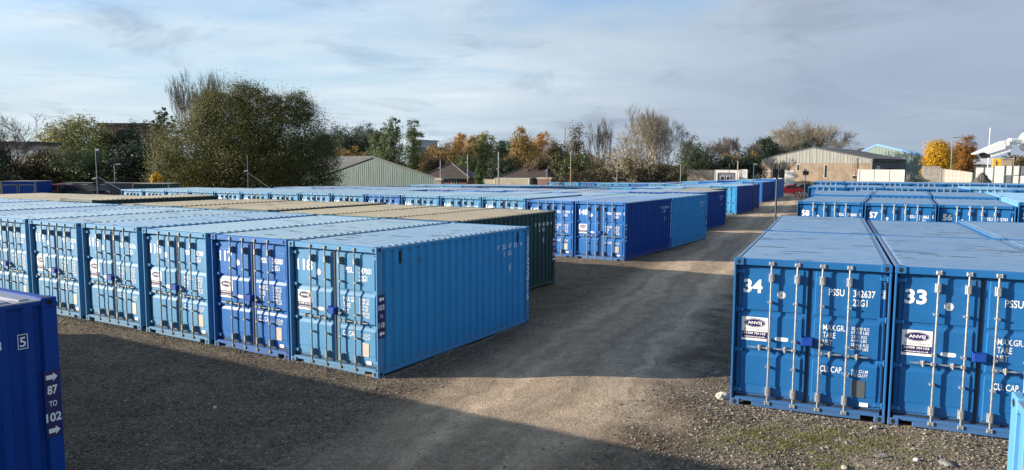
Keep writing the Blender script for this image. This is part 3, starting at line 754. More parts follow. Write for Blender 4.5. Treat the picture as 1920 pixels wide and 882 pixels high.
# row Z: near left, doors away from us
YZ = R(-31.0); uZ, vZ = uv(YZ)
z_fr = Vector((-5.46, 8.70)); q = z_fr - vZ*LEN - uZ*W_
labZ = ["dark blue container at the lower left corner with an arrow sign on its post", "grey-roofed container left of the one with the arrow sign", "third grey-roofed container beyond the lower left corner", "fourth grey-roofed container beyond the lower left corner"]
cZ = []
for k in range(7):
    cZ.append(container(q, YZ, 'navy' if k < 3 else 'mid', labZ[min(k, 3)] if k < 4 else "container %s in the lower left row, out past the picture edge" % ORD[k], "containers of the lower left row", k < 1, z=0.0, flip=True, roof='navy'))
    q = q - uZ*2.50
# right-hand side: row F (34, 33, 32), doors to us
YF = R(-23.6); uF, vF = uv(YF)
p = Vector((3.84, 12.58)); GF = "mid blue containers numbered 32 to 34"
isoF = {34: ("342637", "2"), 33: ("342608", "1"), 32: ("342655", "3")}
cF = {}
for k in range(4):
    n = 34-k
    lab = {34: "mid blue container numbered 34 at the track corner on the right", 33: "mid blue container numbered 33 next to number 34"}.get(n, "mid blue container %s right of number 34 at the picture edge" % ("second" if n == 32 else "third"))
    cF[n] = container(p, YF, 'mid', lab, GF, True, z=0.01, rods='bright', mk=(str(n), *isoF.get(n, ("342611", "0"))), roof='mid')
    p = p + uF*2.475
rowF2 = row(Vector((3.84, 12.58)) + vF*(LEN+0.10), YF, 4, 2.475, ['mid'], "mid blue container back to back behind the 34 row, %s from the track", "containers back to back with numbers 32 to 34", sgn=1, flip=True, detail=1, z=-0.03)
YG = R(-28.0); uG, vG = uv(YG)
p = Vector((11.65, 30.0)); GG = "mid blue containers numbered 54 to 58"
isoG = {58: ("333840", "9"), 57: ("333865", "1"), 56: ("342763", "5")}
for k in range(6):
    n = 58-k
    container(p, YG, 'mid', "mid blue container numbered %d, %s from the track across the aisle behind number 34" % (n, ORD[k]) if n > 54 else "mid blue container %s right of number 55 past the picture edge" % ORD[k-4], GG, True, z=0.32 if k == 3 else 0.17, rods='bright', mk=(str(n), *isoG.get(n, ("342%03d" % rng.randrange(999), "2"))),
              side='cyan' if k == 3 else None, roof='cyan' if k == 3 else 'mid')  # brighter side paint stands for sunlight on this container's left wall
    p = p + uG*2.50
rowG2 = row(Vector((11.65, 30.0)) + vG*(LEN+0.12), YG, 7, 2.50, ['mid', 'mid', 'mid', 'cyan'], "mid blue container backing onto the 58 row, %s from the track", "containers backing onto numbers 54 to 58", sgn=1, flip=True, z=0.28)
YH = R(-25.0); uH, vH = uv(YH)
rowH = row((17.75, 43.6), YH, 9, 2.50, ['mid'], "mid blue container in the third row back on the right, %s from the track", "third row of containers right of the track", sgn=1, rods='bright', z=0.02)
rowI = row((21.4, 53.2), YH, 10, 2.50, ['mid', 'mid', 'mid', 'mid', 'cyan', 'mid'], "mid blue container in the fourth row back on the right, %s from the track", "fourth row of containers right of the track", sgn=1, rods='bright', z=0.12)
rowJ = row((26.6, 65.0), YH, 12, 2.50, ['mid'], "mid blue container in the farthest row on the right, %s from the track", "farthest row of containers right of the track", sgn=1, rods='bright', z=0.2)
# the corner of a bright blue container cut by the lower right picture edge
YW = R(-24.0); uW, vW = uv(YW)
w_fl = Vector((3.56, 5.10))
container(w_fl - vW*LEN, YW, 'cyan', "bright blue container corner cut off at the lower right picture edge", None, True, z=0.0, flip=True, roof='mid')
for rt in PROTO.values():
    def _rm(o):
        for c in list(o.children): _rm(c)
        bpy.data.objects.remove(o)
    _rm(rt)

# ---- lettering and signs on the visible side walls
def side_local(root, flip):
    """matrix: read-x along the wall, -y outwards, for the wall that faces the track (+u in world)"""
    if not flip:   # door end near: wall at local x=+W/2, read direction +y
        return Matrix(((0, -1, 0, W_/2-0.010), (1, 0, 0, 0), (0, 0, 1, 0), (0, 0, 0, 1)))
    return Matrix(((0, 1, 0, -W_/2+0.010), (-1, 0, 0, LEN), (0, 0, 1, 0), (0, 0, 0, 1)))
def flat_centres(flip):
    c = []; y = 0.17
    while y < LEN-0.45: c.append(y+0.068+0.036+0.053); y += 0.278
    return c if not flip else [LEN-q for q in reversed(c)]
def wall_marks(root, flip, code, sub, y0, z0=2.1, size=0.125):
    M = side_local(root, flip); fc = flat_centres(flip)
    wall = [o for o in root.children if o.name.startswith('side_wall') and o.data == m_side[-1 if flip else 1]][0]
    b = LB(); i0 = min(range(len(fc)), key=lambda i: abs(fc[i]-y0))
    for i, chs in enumerate(code):
        if chs.strip(): b.text(chs, fc[i0+i], z0, size, -0.003, 0, 0.02, align='CENTER', M=M, sx_=0.9)
    for i, chs in enumerate(sub):
        if chs.strip(): b.text(chs, fc[i0+1+i], z0-0.18, size, -0.003, 0, 0.02, align='CENTER', M=M, sx_=0.9)
    link("side_lettering", b.mesh("side_lettering", [M_white]), wall)["kind"] = "stuff"
    bb = LB()
    bb.frame(fc[i0+2]-0.04, fc[i0+2]+0.04, z0-0.55, z0-0.40, 0.014, -0.003, 0); bb.text("R", fc[i0+2], z0-0.51, 0.06, -0.003, 0, 0.02, align='CENTER'); bb.text("UIC", fc[i0+2], z0-0.62, 0.03, -0.003, 0, 0.02, align='CENTER')
    me = bb.mesh("mark", [M_white]); me.transform(M); link("side_mark", me, wall)["kind"] = "stuff"
    def fc2(y): k_ = round((y-0.17)/0.278); return 0.17+0.278*k_+0.034
    for y in (0.62, LEN-0.72):
        o = link("vent", m_vent, wall); yy_ = y if not flip else y
        o.location = ((W_/2-0.044) if not flip else -(W_/2-0.028), fc2(y), 2.33)
wall_marks(cA[118], False, ["P", "S", "U", "4", "7", "0", "1", "", "4"][:9] if False else ["P", "SU", "47", "81", "4"], ["2", "G1"], 4.55)
wall_marks(cA[200], True, ["P", "SU", "48", "38", "4"], ["2", "G1"], 4.55)
wall_marks(cB[148], False, ["P", "SU", "35", "80", "8"], ["2", "G1"], 4.55)
wall_marks(rowB2[0], True, ["P", "SU", "34", "81", "2"], ["2", "G1"], 4.55)
M = side_local(cZ[0], True); b = LB()
for x, t in ((5.10, "3"), (5.30, "8"), (5.40, "8"), (5.66, "5")): b.text(t, x, 2.06, 0.115, -0.002, 0, 0.02, align='CENTER')
b.frame(5.605, 5.715, 2.03, 2.205, 0.008, -0.002, 0)
me = b.mesh("side_lettering", [M_white]); me.transform(M @ Matrix.Translation((0, -0.002, 0))); link("side_lettering", me, cZ[0])
wall_marks(rowC[0], False, ["P", "SU", "35", "11", "4"], ["2", "G1"], 4.55)
def arrow(b, cx_, cz, w, h, d, y, mi):
    s_ = 1 if d > 0 else -1
    b.poly([(cx_-s_*w, cz-h*0.5), (cx_+s_*w*0.2, cz-h*0.5), (cx_+s_*w*0.2, cz-h), (cx_+s_*w, cz), (cx_+s_*w*0.2, cz+h), (cx_+s_*w*0.2, cz+h*0.5), (cx_-s_*w, cz+h*0.5)], y, mi)
def row_sign(root, flip, near, a, c, d, z=1.22, w=0.105, h=0.43, yc=None):
    M = side_local(root, flip); b = LB()
    b.box(-w, w, 0, 0.004, -h, h, 0)
    arrow(b, 0.0, h*0.80, w*0.75, h*0.13, d, -0.0025, 1); arrow(b, 0.0, -h*0.80, w*0.75, h*0.13, d, -0.0025, 1)
    b.text(a, 0, h*0.30, 0.105, -0.0025, 1, 0.035, align='CENTER', width=0.058*len(a)); b.text("TO", 0, -0.03, 0.07, -0.0025, 1, 0.02, align='CENTER', width=0.09)
    b.text(c, 0, -h*0.52, 0.105, -0.0025, 1, 0.035, align='CENTER', width=0.058*len(c))
    me = b.mesh("row_sign", [M_navyv, M_white])
    yc = (0.115 if near else LEN-0.11) if yc is None else yc
    me.transform(M @ Matrix.Translation((yc, -0.013, z))); link("row_sign", me, root)
row_sign(cA[118], False, True, "103", "118", -1)
row_sign(cA[200], True, False, "119", "133", 1)
row_sign(cB[148], False, True, "134", "148", -1, z=1.25)
row_sign(rowB2[0], True, False, "149", "163", 1, z=1.25)
row_sign(cZ[0], True, False, "87", "102", 1, z=1.30, w=0.088, h=0.41)
def web_text(root, flip, near=False):
    M = side_local(root, flip); b = LB()
    T = Matrix.Translation((LEN-0.085 if not near else 0.08, -0.012, 2.35)) @ Matrix.Rotation(R(90), 4, 'Y')
    b.text("www.ANVSJ.co.uk", 0, -0.055, 0.115, 0, 0, 0.03, M=M @ T, width=1.75)
    link("web_lettering", b.mesh("web_lettering", [M_white]), root)
web_text(cA[118], False); web_text(cB[148], False)

# ------------------------------------------------------------------ vegetation
def leaf_mat(name, c1, c2, c3=None):
    m = bpy.data.materials.new(name); m.use_nodes = True; nt = m.node_tree; b = nt.nodes['Principled BSDF']
    g = N(nt, 'ShaderNodeNewGeometry'); t = N(nt, 'ShaderNodeTexCoord')
    big = noise(nt, t.outputs['Object'], 0.35, 3, 0.5)
    f = mathn(nt, 'ADD', mathn(nt, 'MULTIPLY', g.outputs['Random Per Island'], 0.40), mathn(nt, 'ADD', mathn(nt, 'MULTIPLY', big, 0.55), 0.07))
    L(nt, ramp(nt, f, [(0.2, c1), (0.55, c2), (0.9, c3 or c2)]), b.inputs['Base Color'])
    b.inputs['Roughness'].default_value = 0.6; b.inputs['Specular IOR Level'].default_value = 0.25
    tr = N(nt, 'ShaderNodeBsdfTranslucent'); L(nt, b.inputs['Base Color'].links[0].from_socket, tr.inputs[0])
    mx = N(nt, 'ShaderNodeMixShader'); mx.inputs[0].default_value = 0.35
    L(nt, b.outputs[0], mx.inputs[1]); L(nt, tr.outputs[0], mx.inputs[2]); L(nt, mx.outputs[0], nt.nodes['Material Output'].inputs[0])
    MATS[name] = m; return m
LM = {
 'olive': leaf_mat("leaves_olive_brown", (0.040, 0.047, 0.013), (0.088, 0.094, 0.024), (0.145, 0.128, 0.034)),
 'willow': leaf_mat("leaves_yellow_green", (0.101, 0.119, 0.043), (0.203, 0.203, 0.068), (0.288, 0.27, 0.092)),
 'dark': leaf_mat("needles_dark_green", (0.014, 0.026, 0.018), (0.032, 0.052, 0.032), (0.055, 0.075, 0.04)),
 'green': leaf_mat("leaves_dull_green", (0.043, 0.068, 0.031), (0.086, 0.12, 0.048), (0.145, 0.171, 0.068)),
 'scrub': leaf_mat("leaves_brown_scrub", (0.047, 0.041, 0.024), (0.101, 0.081, 0.041), (0.162, 0.115, 0.061)),
 'orange': leaf_mat("leaves_orange", (0.173, 0.086, 0.017), (0.373, 0.187, 0.037), (0.516, 0.273, 0.058)),
 'brown': leaf_mat("leaves_tan_brown", (0.131, 0.094, 0.037), (0.279, 0.186, 0.065), (0.408, 0.279, 0.094)),
 'yellow': leaf_mat("leaves_golden_yellow", (0.28, 0.15, 0.01), (0.52, 0.30, 0.02), (0.65, 0.42, 0.05)),
 'rust': leaf_mat("leaves_rust", (0.11, 0.045, 0.012), (0.24, 0.11, 0.022), (0.34, 0.18, 0.03)),
 'cypress': leaf_mat("leaves_bright_cypress", (0.03, 0.06, 0.012), (0.06, 0.12, 0.02), (0.09, 0.16, 0.03)),
}
M_bark = mat("bark", (0.075, 0.062, 0.05), 0.85, 0, 0.25, 5, 0.3, 20)
M_twig = mat("bare_twigs", (0.17, 0.145, 0.115), 0.8, 0, 0.2, 3)
M_twig2 = mat("pale_bare_twigs", (0.27, 0.235, 0.175), 0.8, 0, 0.2, 3)
M_twig3 = mat("dark_bare_twigs", (0.085, 0.07, 0.065), 0.8, 0, 0.2, 3)
def leaf_quads(P_, size, r, up=0.0, droop=0.0, nrm=None):
    n = len(P_)
    a = r.normal(size=(n, 3)); a[:, 2] = a[:, 2]*(1-droop) - droop*1.6*np.abs(a[:, 2]).clip(0.5)
    if nrm is not None:
        nn = nrm + r.normal(size=(n, 3))*0.30; nn /= np.linalg.norm(nn, axis=1)[:, None]; a -= (a*nn).sum(1)[:, None]*nn
    a /= np.linalg.norm(a, axis=1)[:, None]
    b = r.normal(size=(n, 3))
    if nrm is not None: b = np.cross(nn, a)
    b -= (b*a).sum(1)[:, None]*a; b /= np.linalg.norm(b, axis=1)[:, None]
    s = size*r.uniform(0.6, 1.35, n)[:, None]; w = s*0.55
    V = np.stack([P_-a*s*0.5, P_+b*w*0.5-a*s*0.05, P_+a*s*0.5, P_-b*w*0.5+a*s*0.05], 1).reshape(-1, 3)
    return V, np.arange(4*n).reshape(-1, 4)
def crown_points(lobes, n, r, clump=36, spread=0.16, hollow=0.55):
    """leaf positions gathered into clumps through the outer shell of several lobes"""
    vol = np.array([l[3]*l[4]*l[5] for l in lobes])**(2/3); vol = vol/vol.sum()
    nc = max(6, n//clump); k = r.choice(len(lobes), nc, p=vol); Lb = np.array([l[:6] for l in lobes])
    d = r.normal(size=(nc, 3)); d /= np.linalg.norm(d, axis=1)[:, None]
    rad = hollow + (1.02-hollow)*np.sqrt(r.uniform(0, 1, nc))
    C = Lb[k, :3] + d*Lb[k, 3:6]*rad[:, None]
    cs = Lb[k, 3:6].mean(1)*spread*r.uniform(0.5, 1.5, nc)
    j = r.integers(0, nc, n)
    out = C[j] + np.clip(r.normal(size=(n, 3)), -1.7, 1.7)*cs[j][:, None]*np.array([1, 1, 0.75])
    q = (out-C[j])/(cs[j][:, None]+1e-6)*0.55 + (C[j]-Lb[k[j], :3])/Lb[k[j], 3:6]*1.0 + np.array([0, 0, 0.25])
    return out, C, q/(np.linalg.norm(q, axis=1)[:, None]+1e-6)
def tubes_np(S, n=4):
    """S: (m,8) p0 p1 r0 r1 -> open tubes"""
    S = np.asarray(S, float); p0, p1, r0, r1 = S[:, :3], S[:, 3:6], S[:, 6], S[:, 7]
    d = p1-p0; d /= (np.linalg.norm(d, axis=1)[:, None]+1e-9)
    ref = np.where(np.abs(d[:, 2:3]) < 0.9, np.array([[0, 0, 1.0]]), np.array([[1.0, 0, 0]]))
    a = np.cross(d, ref); a /= np.linalg.norm(a, axis=1)[:, None]; b = np.cross(d, a)
    V = []
    for p, rr in ((p0, r0), (p1, r1)):
        for i in range(n):
            t = 2*math.pi*i/n; V.append(p + a*(rr*math.cos(t))[:, None] + b*(rr*math.sin(t))[:, None])
    V = np.stack(V, 1); m = len(S); base = (np.arange(m)*2*n)[:, None]
    F = np.concatenate([base + np.array([[i, (i+1) % n, n+(i+1) % n, n+i]]) for i in range(n)], 0)
    return V.reshape(-1, 3), F
def limb(S, p0, p1, r0, r1, r, k=4, bend=0.12):
    p0, p1 = np.array(p0, float), np.array(p1, float); ln = np.linalg.norm(p1-p0); prev = p0
    for i in range(1, k+1):
        q = p0+(p1-p0)*i/k + (r.normal(size=3)*bend*ln/k if i < k else 0)
        S.append((*prev, *q, r0+(r1-r0)*(i-1)/k, r0+(r1-r0)*i/k)); prev = q
def leafy_tree(name, label, base, lobes, n, size, lm, group=None, trunk_r=0.25, stems=1, seed=1, clump=36, spread=0.16, hollow=0.55, droop=0.0, cat='tree', bark=None, extra=None):
    """lobes: (x,y,z,rx,ry,rz) relative to the base"""
    r = np.random.default_rng(seed); root = thing(name, label, cat, base, 0, group)
    Pn, C, Nn = crown_points(lobes, n, r, clump, spread, hollow); Pn[:, 2] = np.maximum(Pn[:, 2], 0.15)
    V, F = leaf_quads(Pn, size, r, droop=droop, nrm=Nn)
    crown = link("crown", quads_np("crown", V, F, [LM[lm]]), root)
    S = []
    for s_ in range(stems):
        off = r.normal(size=3)*[0.5*(stems > 1), 0.5*(stems > 1), 0]
        for l in lobes if stems == 1 else [lobes[r.integers(len(lobes))] for _ in range(3)]:
            top = np.array(l[:3])+[0, 0, l[5]*0.4]; fork = np.array([off[0]*1.4, off[1]*1.4, l[2]*0.4])
            limb(S, off, fork, trunk_r, trunk_r*0.7, r); limb(S, fork, top, trunk_r*0.6, trunk_r*0.15, r)
    for c in C[r.choice(len(C), min(len(C), 50), replace=False)]:
        l = lobes[r.integers(len(lobes))]; limb(S, np.array(l[:3])*[.6, .6, .8], c, trunk_r*0.22, trunk_r*0.05, r, 3)
    V, F = tubes_np(S, 6); link("trunk", quads_np("trunk", V, F, [bark or M_bark], smooth=True), root)
    return root
def bare_tree(name, label, base, h, spread, tm, group=None, seed=1, trunk_r=0.28, levels=5, stems=1, up=0.35, fan=0.62, fork0=0.22, lean=0, cat='tree', thick=1.0, w=None):
    """branching limbs and fine twigs, no leaves"""
    r = np.random.default_rng(seed); root = thing(name, label, cat, base, 0, group); S = []; T = []
    def grow(p, d, ln, rad, lv):
        k = 3; q = p.copy(); dd = d.copy()
        for i in range(k):
            dd = dd + r.normal(size=3)*0.12 + np.array([0, 0, up*0.10]); dd /= np.linalg.norm(dd)
            e = q + dd*ln/k; ra = rad*(1-0.45*i/k); rb = rad*(1-0.45*(i+1)/k)
            (T if lv <= 2 else S).append((*q, *e, ra, rb)); q = e
            if lv > 0 and i > 0: child(q, dd, ln, rb, lv, 1 if lv > 1 else 2)
        if lv > 0: child(q, dd, ln, rad*0.6, lv, 2)
    def child(q, dd, ln, rad, lv, n):
        for _ in range(n):
            s_ = r.normal(size=3); s_ -= (s_@dd)*dd; s_ /= np.linalg.norm(s_)
            nd = dd + s_*fan*r.uniform(0.55, 1.2); nd[:2] *= spread; nd[2] += up*0.3; nd /= np.linalg.norm(nd)
            grow(q, nd, ln*r.uniform(0.58, 0.82), max(rad*0.72, 0.012*thick), lv-1)
    for s_ in range(stems):
        d0 = np.array([lean + r.normal()*0.14*(stems > 1)*2, r.normal()*0.14*(stems > 1)*2, 1.0]); d0 /= np.linalg.norm(d0)
        grow(np.array([r.normal()*0.4*(stems > 1), r.normal()*0.4*(stems > 1), 0.0]), d0, h*(fork0+0.1), trunk_r, levels)
    A = np.array(S+T); zmax = max(A[:, 5].max(), 0.1); k = h/zmax
    kx = k
    if w:
        wide = np.percentile(np.abs(A[:, 3]-np.median(A[:, 3])), 96); kx = 0.5*w/max(wide, 1e-3)
    for arr in (S, T):
        for i, t in enumerate(arr): arr[i] = (t[0]*kx, t[1]*kx, t[2]*k, t[3]*kx, t[4]*kx, t[5]*k, t[6], t[7])
    V, F = tubes_np(S, 6); link("trunk", quads_np("trunk", V, F, [M_bark if tm is M_twig3 else tm], smooth=True), root)
    V, F = tubes_np(T, 3); link("crown", quads_np("crown", V, F, [tm]), root)
    return root
def ground_at(px, d, py=330):
    p_ = at(px, py, d); p_.z = gzf(p_.x, p_.y) - 0.05; return p_
def spec(px, top, d):
    """foot of a plant and its height"""
    b_ = ground_at(px, d); return b_, at(px, top, d).z - b_.z
def wpx(w, d): return w*d/FPX
# the big multi-stemmed bush tree
b, h = spec(462, 150, 76); w = wpx(355, 76)
lobes = [(-0.05*w, 0, h*0.60, w*0.24, w*0.24, h*0.40), (0.20*w, 0.3, h*0.52, w*0.25, w*0.24, h*0.40), (-0.25*w, -0.4, h*0.40, w*0.23, w*0.22, h*0.36), (0.33*w, 0, h*0.33, w*0.17, w*0.18, h*0.30),
         (-0.36*w, 0, h*0.24, w*0.14, w*0.17, h*0.24), (0.07*w, -0.8, h*0.38, w*0.25, w*0.2, h*0.34), (0.03*w, 0.2, h*0.84, w*0.11, w*0.11, h*0.15), (0.25*w, 0, h*0.78, w*0.12, w*0.12, h*0.15), (-0.14*w, 0, h*0.76, w*0.13, w*0.13, h*0.16)]
big = leafy_tree("bush_tree", "huge round olive brown tree standing behind the tan-roofed containers", b, lobes, 260000, 0.14, 'olive', None, 0.20, 9, 3, 55, 0.125, 0.38)
b, h = spec(390, 124, 113); bare_tree("poplar_tree", "tall leafless tree showing above the big olive tree", b, h, 0.62, M_twig, seed=5, levels=5, up=0.9, fan=0.45, trunk_r=0.22, stems=3, thick=1.1, w=6.2)
# left background
b, h = spec(8, 205, 84); bare_tree("bare_tree", "leafless dark tree at the left picture edge", b, h, 1.0, M_twig3, seed=11, levels=5, up=0.3, fan=0.65, thick=1.3, w=7.0)
b, h = spec(-18, 262, 80); leafy_tree("ivy_tree", "dark ivy-covered tree low at the left picture edge", b, [(0, 0, h*.55, 2.2, 2, h*.45)], 5000, 0.3, 'dark', seed=12)
GB_ = "trees behind the far left containers"
def simple(name, label, px, top, wid, d, n, size, lm, seed, group=None, shape='round', cat='tree', **kw):
    b, h = spec(px, top, d); w = wpx(wid, d); r = random.Random(seed)
    if shape == 'round': lobes = [(r.uniform(-.16, .16)*w, r.uniform(-.1, .1)*w, h*r.uniform(.5, .72), w*.34, w*.34, h*.28) for _ in range(4)] + [(-.22*w, 0, h*.40, w*.26, w*.28, h*.28), (.22*w, 0, h*.38, w*.26, w*.28, h*.28), (0, 0, h*.74, w*.26, w*.26, h*.25)]
    elif shape == 'cone': lobes = [(0, 0, h*t, w*.5*(1.08-t)+0.1, w*.5*(1.08-t)+0.1, h*.13) for t in (.12, .25, .38, .5, .62, .73, .83, .92)]
    elif shape == 'tall': lobes = [(r.uniform(-.15, .15)*w, 0, h*t, w*(.40 if t < .6 else .27), w*.34, h*.16) for t in (.3, .42, .54, .66, .76, .86)] + [(r.uniform(-.1, .1)*w, 0, h*.93, w*.15, w*.15, h*.07)]
    elif shape == 'low': lobes = [(t*w, 0, h*r.uniform(.35, .55), w*.17, w*.2, h*r.uniform(.38, .48)) for t in (-.38, -.24, -.1, .04, .18, .31, .4)]
    elif shape == 'column': lobes = [(0, 0, h*t, w*.46, w*.46, h*.16) for t in (.14, .3, .46, .62)] + [(0, 0, h*.78, w*.36, w*.36, h*.14), (0, 0, h*.9, w*.2, w*.2, h*.1)]
    return leafy_tree(name, label, b, lobes, n, size, lm, group, seed=seed, cat=cat, **kw)
simple("willow_tree", "yellow green weeping willow behind the left container roofs", 158, 216, 150, 119, 15000, 0.36, 'willow', 21, GB_, droop=0.7, spread=0.2)
simple("willow_tree", "smaller pale willow left of the big weeping willow", 97, 230, 66, 122, 5500, 0.34, 'willow', 22, GB_, droop=0.7, spread=0.2)
simple("pine_tree", "dark pine between the willow and the big olive tree", 243, 222, 110, 121, 9000, 0.34, 'dark', 23, GB_, spread=0.13, hollow=0.35)
simple("pine_tree", "spiky dark pine just left of the big olive tree", 312, 199, 62, 117, 5200, 0.32, 'dark', 24, GB_, 'tall', spread=0.13)
for i, (px, top, wid, lm, lab) in enumerate(((85, 278, 110, 'scrub', "brown green thicket left below the willow"), (165, 262, 150, 'green', "dull green thicket under the big weeping willow"), (262, 258, 120, 'dark', "dark thicket at the foot of the pines"), (20, 300, 90, 'scrub', "brown thicket under the leafless tree at the left edge"))):
    simple("thicket", lab, px, top, wid, 88-i, 7500, 0.3, lm, 30+i, "thickets behind the far left containers", cat='shrub', spread=0.22, hollow=0.3)
simple("shrub", "small golden shrub at the left foot of the big olive tree", 292, 322, 36, 71, 1300, 0.2, 'yellow', 35, None, cat='shrub')
# centre background
GC = "conifers of the far dark wood"
for i, (px, top, wid) in enumerate(((612, 240, 46), (634, 232, 48), (655, 229, 52), (675, 231, 48), (693, 228, 46), (712, 234, 46))):
    simple("conifer", "%s dark conifer from the left in the far wood behind the green shed" % ORD[i], px, top, wid, (225, 243, 233, 252, 238, 229)[i], 6500, 0.45, 'dark', 40+i, GC, 'round', spread=0.24, hollow=0.2)
simple("hedge", "orange tinged hedge between the green shed and the dark wood", 672, 268, 92, 170, 4500, 0.42, 'brown', 50, None, 'low', cat='hedge')
GD = "slender grey green trees beyond the green shed"
simple("birch_tree", "tallest grey green tree beyond the green shed", 736, 222, 66, 138, 10000, 0.28, 'green', 51, GD, 'tall')
simple("birch_tree", "feathery green tree right of the tallest one beyond the shed", 774, 225, 54, 150, 8500, 0.28, 'green', 52, GD, 'tall')
simple("birch_tree", "shorter green tree nearest the dark wood beyond the shed", 706, 242, 54, 162, 8000, 0.30, 'green', 53, GD, 'tall')
GE = "autumn trees behind the two tiled houses"
for i, (px, top, wid, lm, shp, lab) in enumerate(((838, 262, 66, 'brown', 'round', "tan brown round tree above the left tiled house"), (862, 250, 36, 'orange', 'tall', "tall orange birch above the left tiled house"), (884, 254, 34, 'brown', 'tall', "tan birch right of the tall orange one"),
        (908, 251, 46, 'willow', 'tall', "yellow green tree between the two tiled houses"), (934, 263, 36, 'dark', 'tall', "dark green tree left of the tan pair"), (975, 240, 46, 'brown', 'tall', "tallest tan brown tree above the right tiled house"), (1012, 249, 38, 'orange', 'tall', "bright orange tree above the right tiled house"),
        (996, 256, 40, 'brown', 'round', "brown tree between the tan and the orange one"), (1040, 262, 44, 'scrub', 'round', "dull brown tree right of the bright orange one"), (955, 262, 36, 'green', 'round', "green tree behind the gap between the houses"))):
    simple("autumn_tree", lab, px, top, wid*1.45, (150, 205, 172, 140, 190, 160, 214, 181, 146, 199)[i], 9000, 0.33, lm, 60+i, GE, shp, spread=0.2, hollow=0.3)
simple("autumn_tree", "tan tree in front of the far pale grey warehouse", 806, 272, 54, 158, 6000, 0.33, 'brown', 71, GE, 'round', hollow=0.3)
simple("hedge", "long dull green hedge closing the gaps behind the autumn trees", 925, 277, 330, 226, 16000, 0.5, 'green', 72, None, 'low', cat='hedge', hollow=0.1, spread=0.3)
simple("hedge", "long brown hedge behind the thin leafless trees", 1130, 284, 240, 205, 11000, 0.5, 'scrub', 73, None, 'low', cat='hedge', hollow=0.1, spread=0.3)
GF_ = "dark bushes behind the houses"
for i, (px, top, wid, lm, lab) in enumerate(((815, 290, 60, 'scrub', "brown bush behind the left tiled house"), (875, 286, 90, 'green', "green bush behind the small bright cypress"), (945, 290, 90, 'dark', "dark bush behind the right tiled house"), (1015, 285, 70, 'scrub', "brown bush right of the right tiled house"),
        (1075, 280, 70, 'green', "green bush below the thin leafless trees"), (1140, 283, 90, 'scrub', "wide brown thorn thicket below the thin leafless trees"), (1100, 306, 110, 'scrub', "low bramble bank in front of the thorn thicket"))):
    simple("bush", lab, px, top, wid, 140-3*i if i < 6 else 108, 4500, 0.32, lm, 80+i, GF_, 'low' if i > 3 else 'round', cat='bush', spread=0.22, hollow=0.3)
simple("cypress", "small bright green cypress standing behind the container roofs", 899, 299, 19, 94.5, 5000, 0.15, 'cypress', 90, None, 'column')
GG_ = "thin leafless trees left of the big bare willow"
simple("sparse_tree", "sparse olive tree with a round top left of the thin leafless trees", 1083, 224, 46, 150, 1500, 0.34, 'scrub', 91, None, 'round', spread=0.3)
for i, (px, top) in enumerate(((1112, 226), (1131, 217), (1153, 243), (1064, 250))):
    b, h = spec(px, top, 152+i); bare_tree("bare_birch", ("thin leafless birch just right of the sparse round one", "tallest thin leafless birch", "shortest thin leafless birch beside the big bare willow", "thin leafless birch left of the sparse round one")[i], b, h, 0.42, M_twig, GG_, 95+i, levels=4, up=0.8, fan=0.5, thick=1.5, w=4.2)
b, h = spec(1232, 192, 112); bare_tree("willow_tree", "big leafless willow with pale arching limbs behind the container rows", b, h, 1.0, M_twig2, None, 101, levels=5, stems=5, up=0.25, fan=0.78, trunk_r=0.20, thick=1.2, w=11.5)
b, h = spec(1205, 240, 114); bare_tree("willow_tree", "smaller leafless willow leaning left below the big bare one", b, h, 1.15, M_twig2, None, 102, levels=4, stems=5, up=0.25, fan=0.6, trunk_r=0.16, thick=1.5, lean=-0.3, w=9.5)
simple("ivy_tree", "dark ivy-clad tree right of the big bare willow", 1288, 249, 62, 124, 6500, 0.3, 'green', 103, None, 'round', hollow=0.3)
simple("bush", "shaggy dark bush under the big bare willow", 1225, 290, 120, 108, 8000, 0.3, 'scrub', 104, None, 'low', cat='bush', hollow=0.3)
simple("hedge", "tall dark hedge between the bare willow and the brick warehouse", 1360, 274, 128, 132, 15000, 0.34, 'dark', 105, None, 'low', cat='hedge', hollow=0.2, spread=0.24)
simple("shrub", "yellow brown shrub above the tall dark hedge", 1388, 279, 66, 175, 3600, 0.32, 'orange', 106, None, 'low', cat='shrub')
for i, (px, top) in enumerate(((1330, 262), (1350, 257), (1384, 252), (1404, 264), (1370, 268))):
    b, h = spec(px, top, 205+i*3); bare_tree("bare_tree", "%s hazy leafless tree from the left above the tall dark hedge" % ORD[i], b, h, 0.8, M_twig, "hazy leafless trees above the dark hedge", 110+i, levels=5, up=0.6, fan=0.5, thick=1.7, w=6.5)
simple("evergreen", "dark evergreen nearest the left end of the brick warehouse", 1434, 258, 70, 235, 11000, 0.5, 'dark', 120, "dark evergreens behind the brick warehouse", 'round', hollow=0.3)
simple("evergreen", "lower dark evergreen under the wide bare tree", 1480, 266, 84, 240, 10000, 0.5, 'dark', 121, "dark evergreens behind the brick warehouse", 'low', hollow=0.3)
b, h = spec(1505, 217, 250); bare_tree("bare_tree", "wide round leafless tree behind the brick warehouse", b, h, 1.15, M_twig2, None, 125, levels=5, stems=9, up=0.4, fan=0.62, trunk_r=0.3, thick=2.3, w=25)
simple("maple_tree", "golden yellow round tree beside the lamp post on the right", 1756, 262, 64, 164, 15000, 0.30, 'yellow', 130, None, 'round', spread=0.2)
simple("maple_tree", "rust brown round tree right of the golden yellow one", 1810, 254, 54, 180, 14000, 0.30, 'rust', 131, None, 'round', spread=0.2)
b, h = spec(1908, 286, 260); simple("bush", "brown scrub on the skyline at the right picture edge", 1905, 288, 60, 260, 2500, 0.6, 'scrub', 132, None, 'low', cat='bush')
b, h = spec(1622, 268, 330); simple("bush", "small far tree peeping over the blue-trimmed warehouse", 1612, 271, 30, 330, 1500, 0.6, 'scrub', 133, None, 'round', cat='tree')
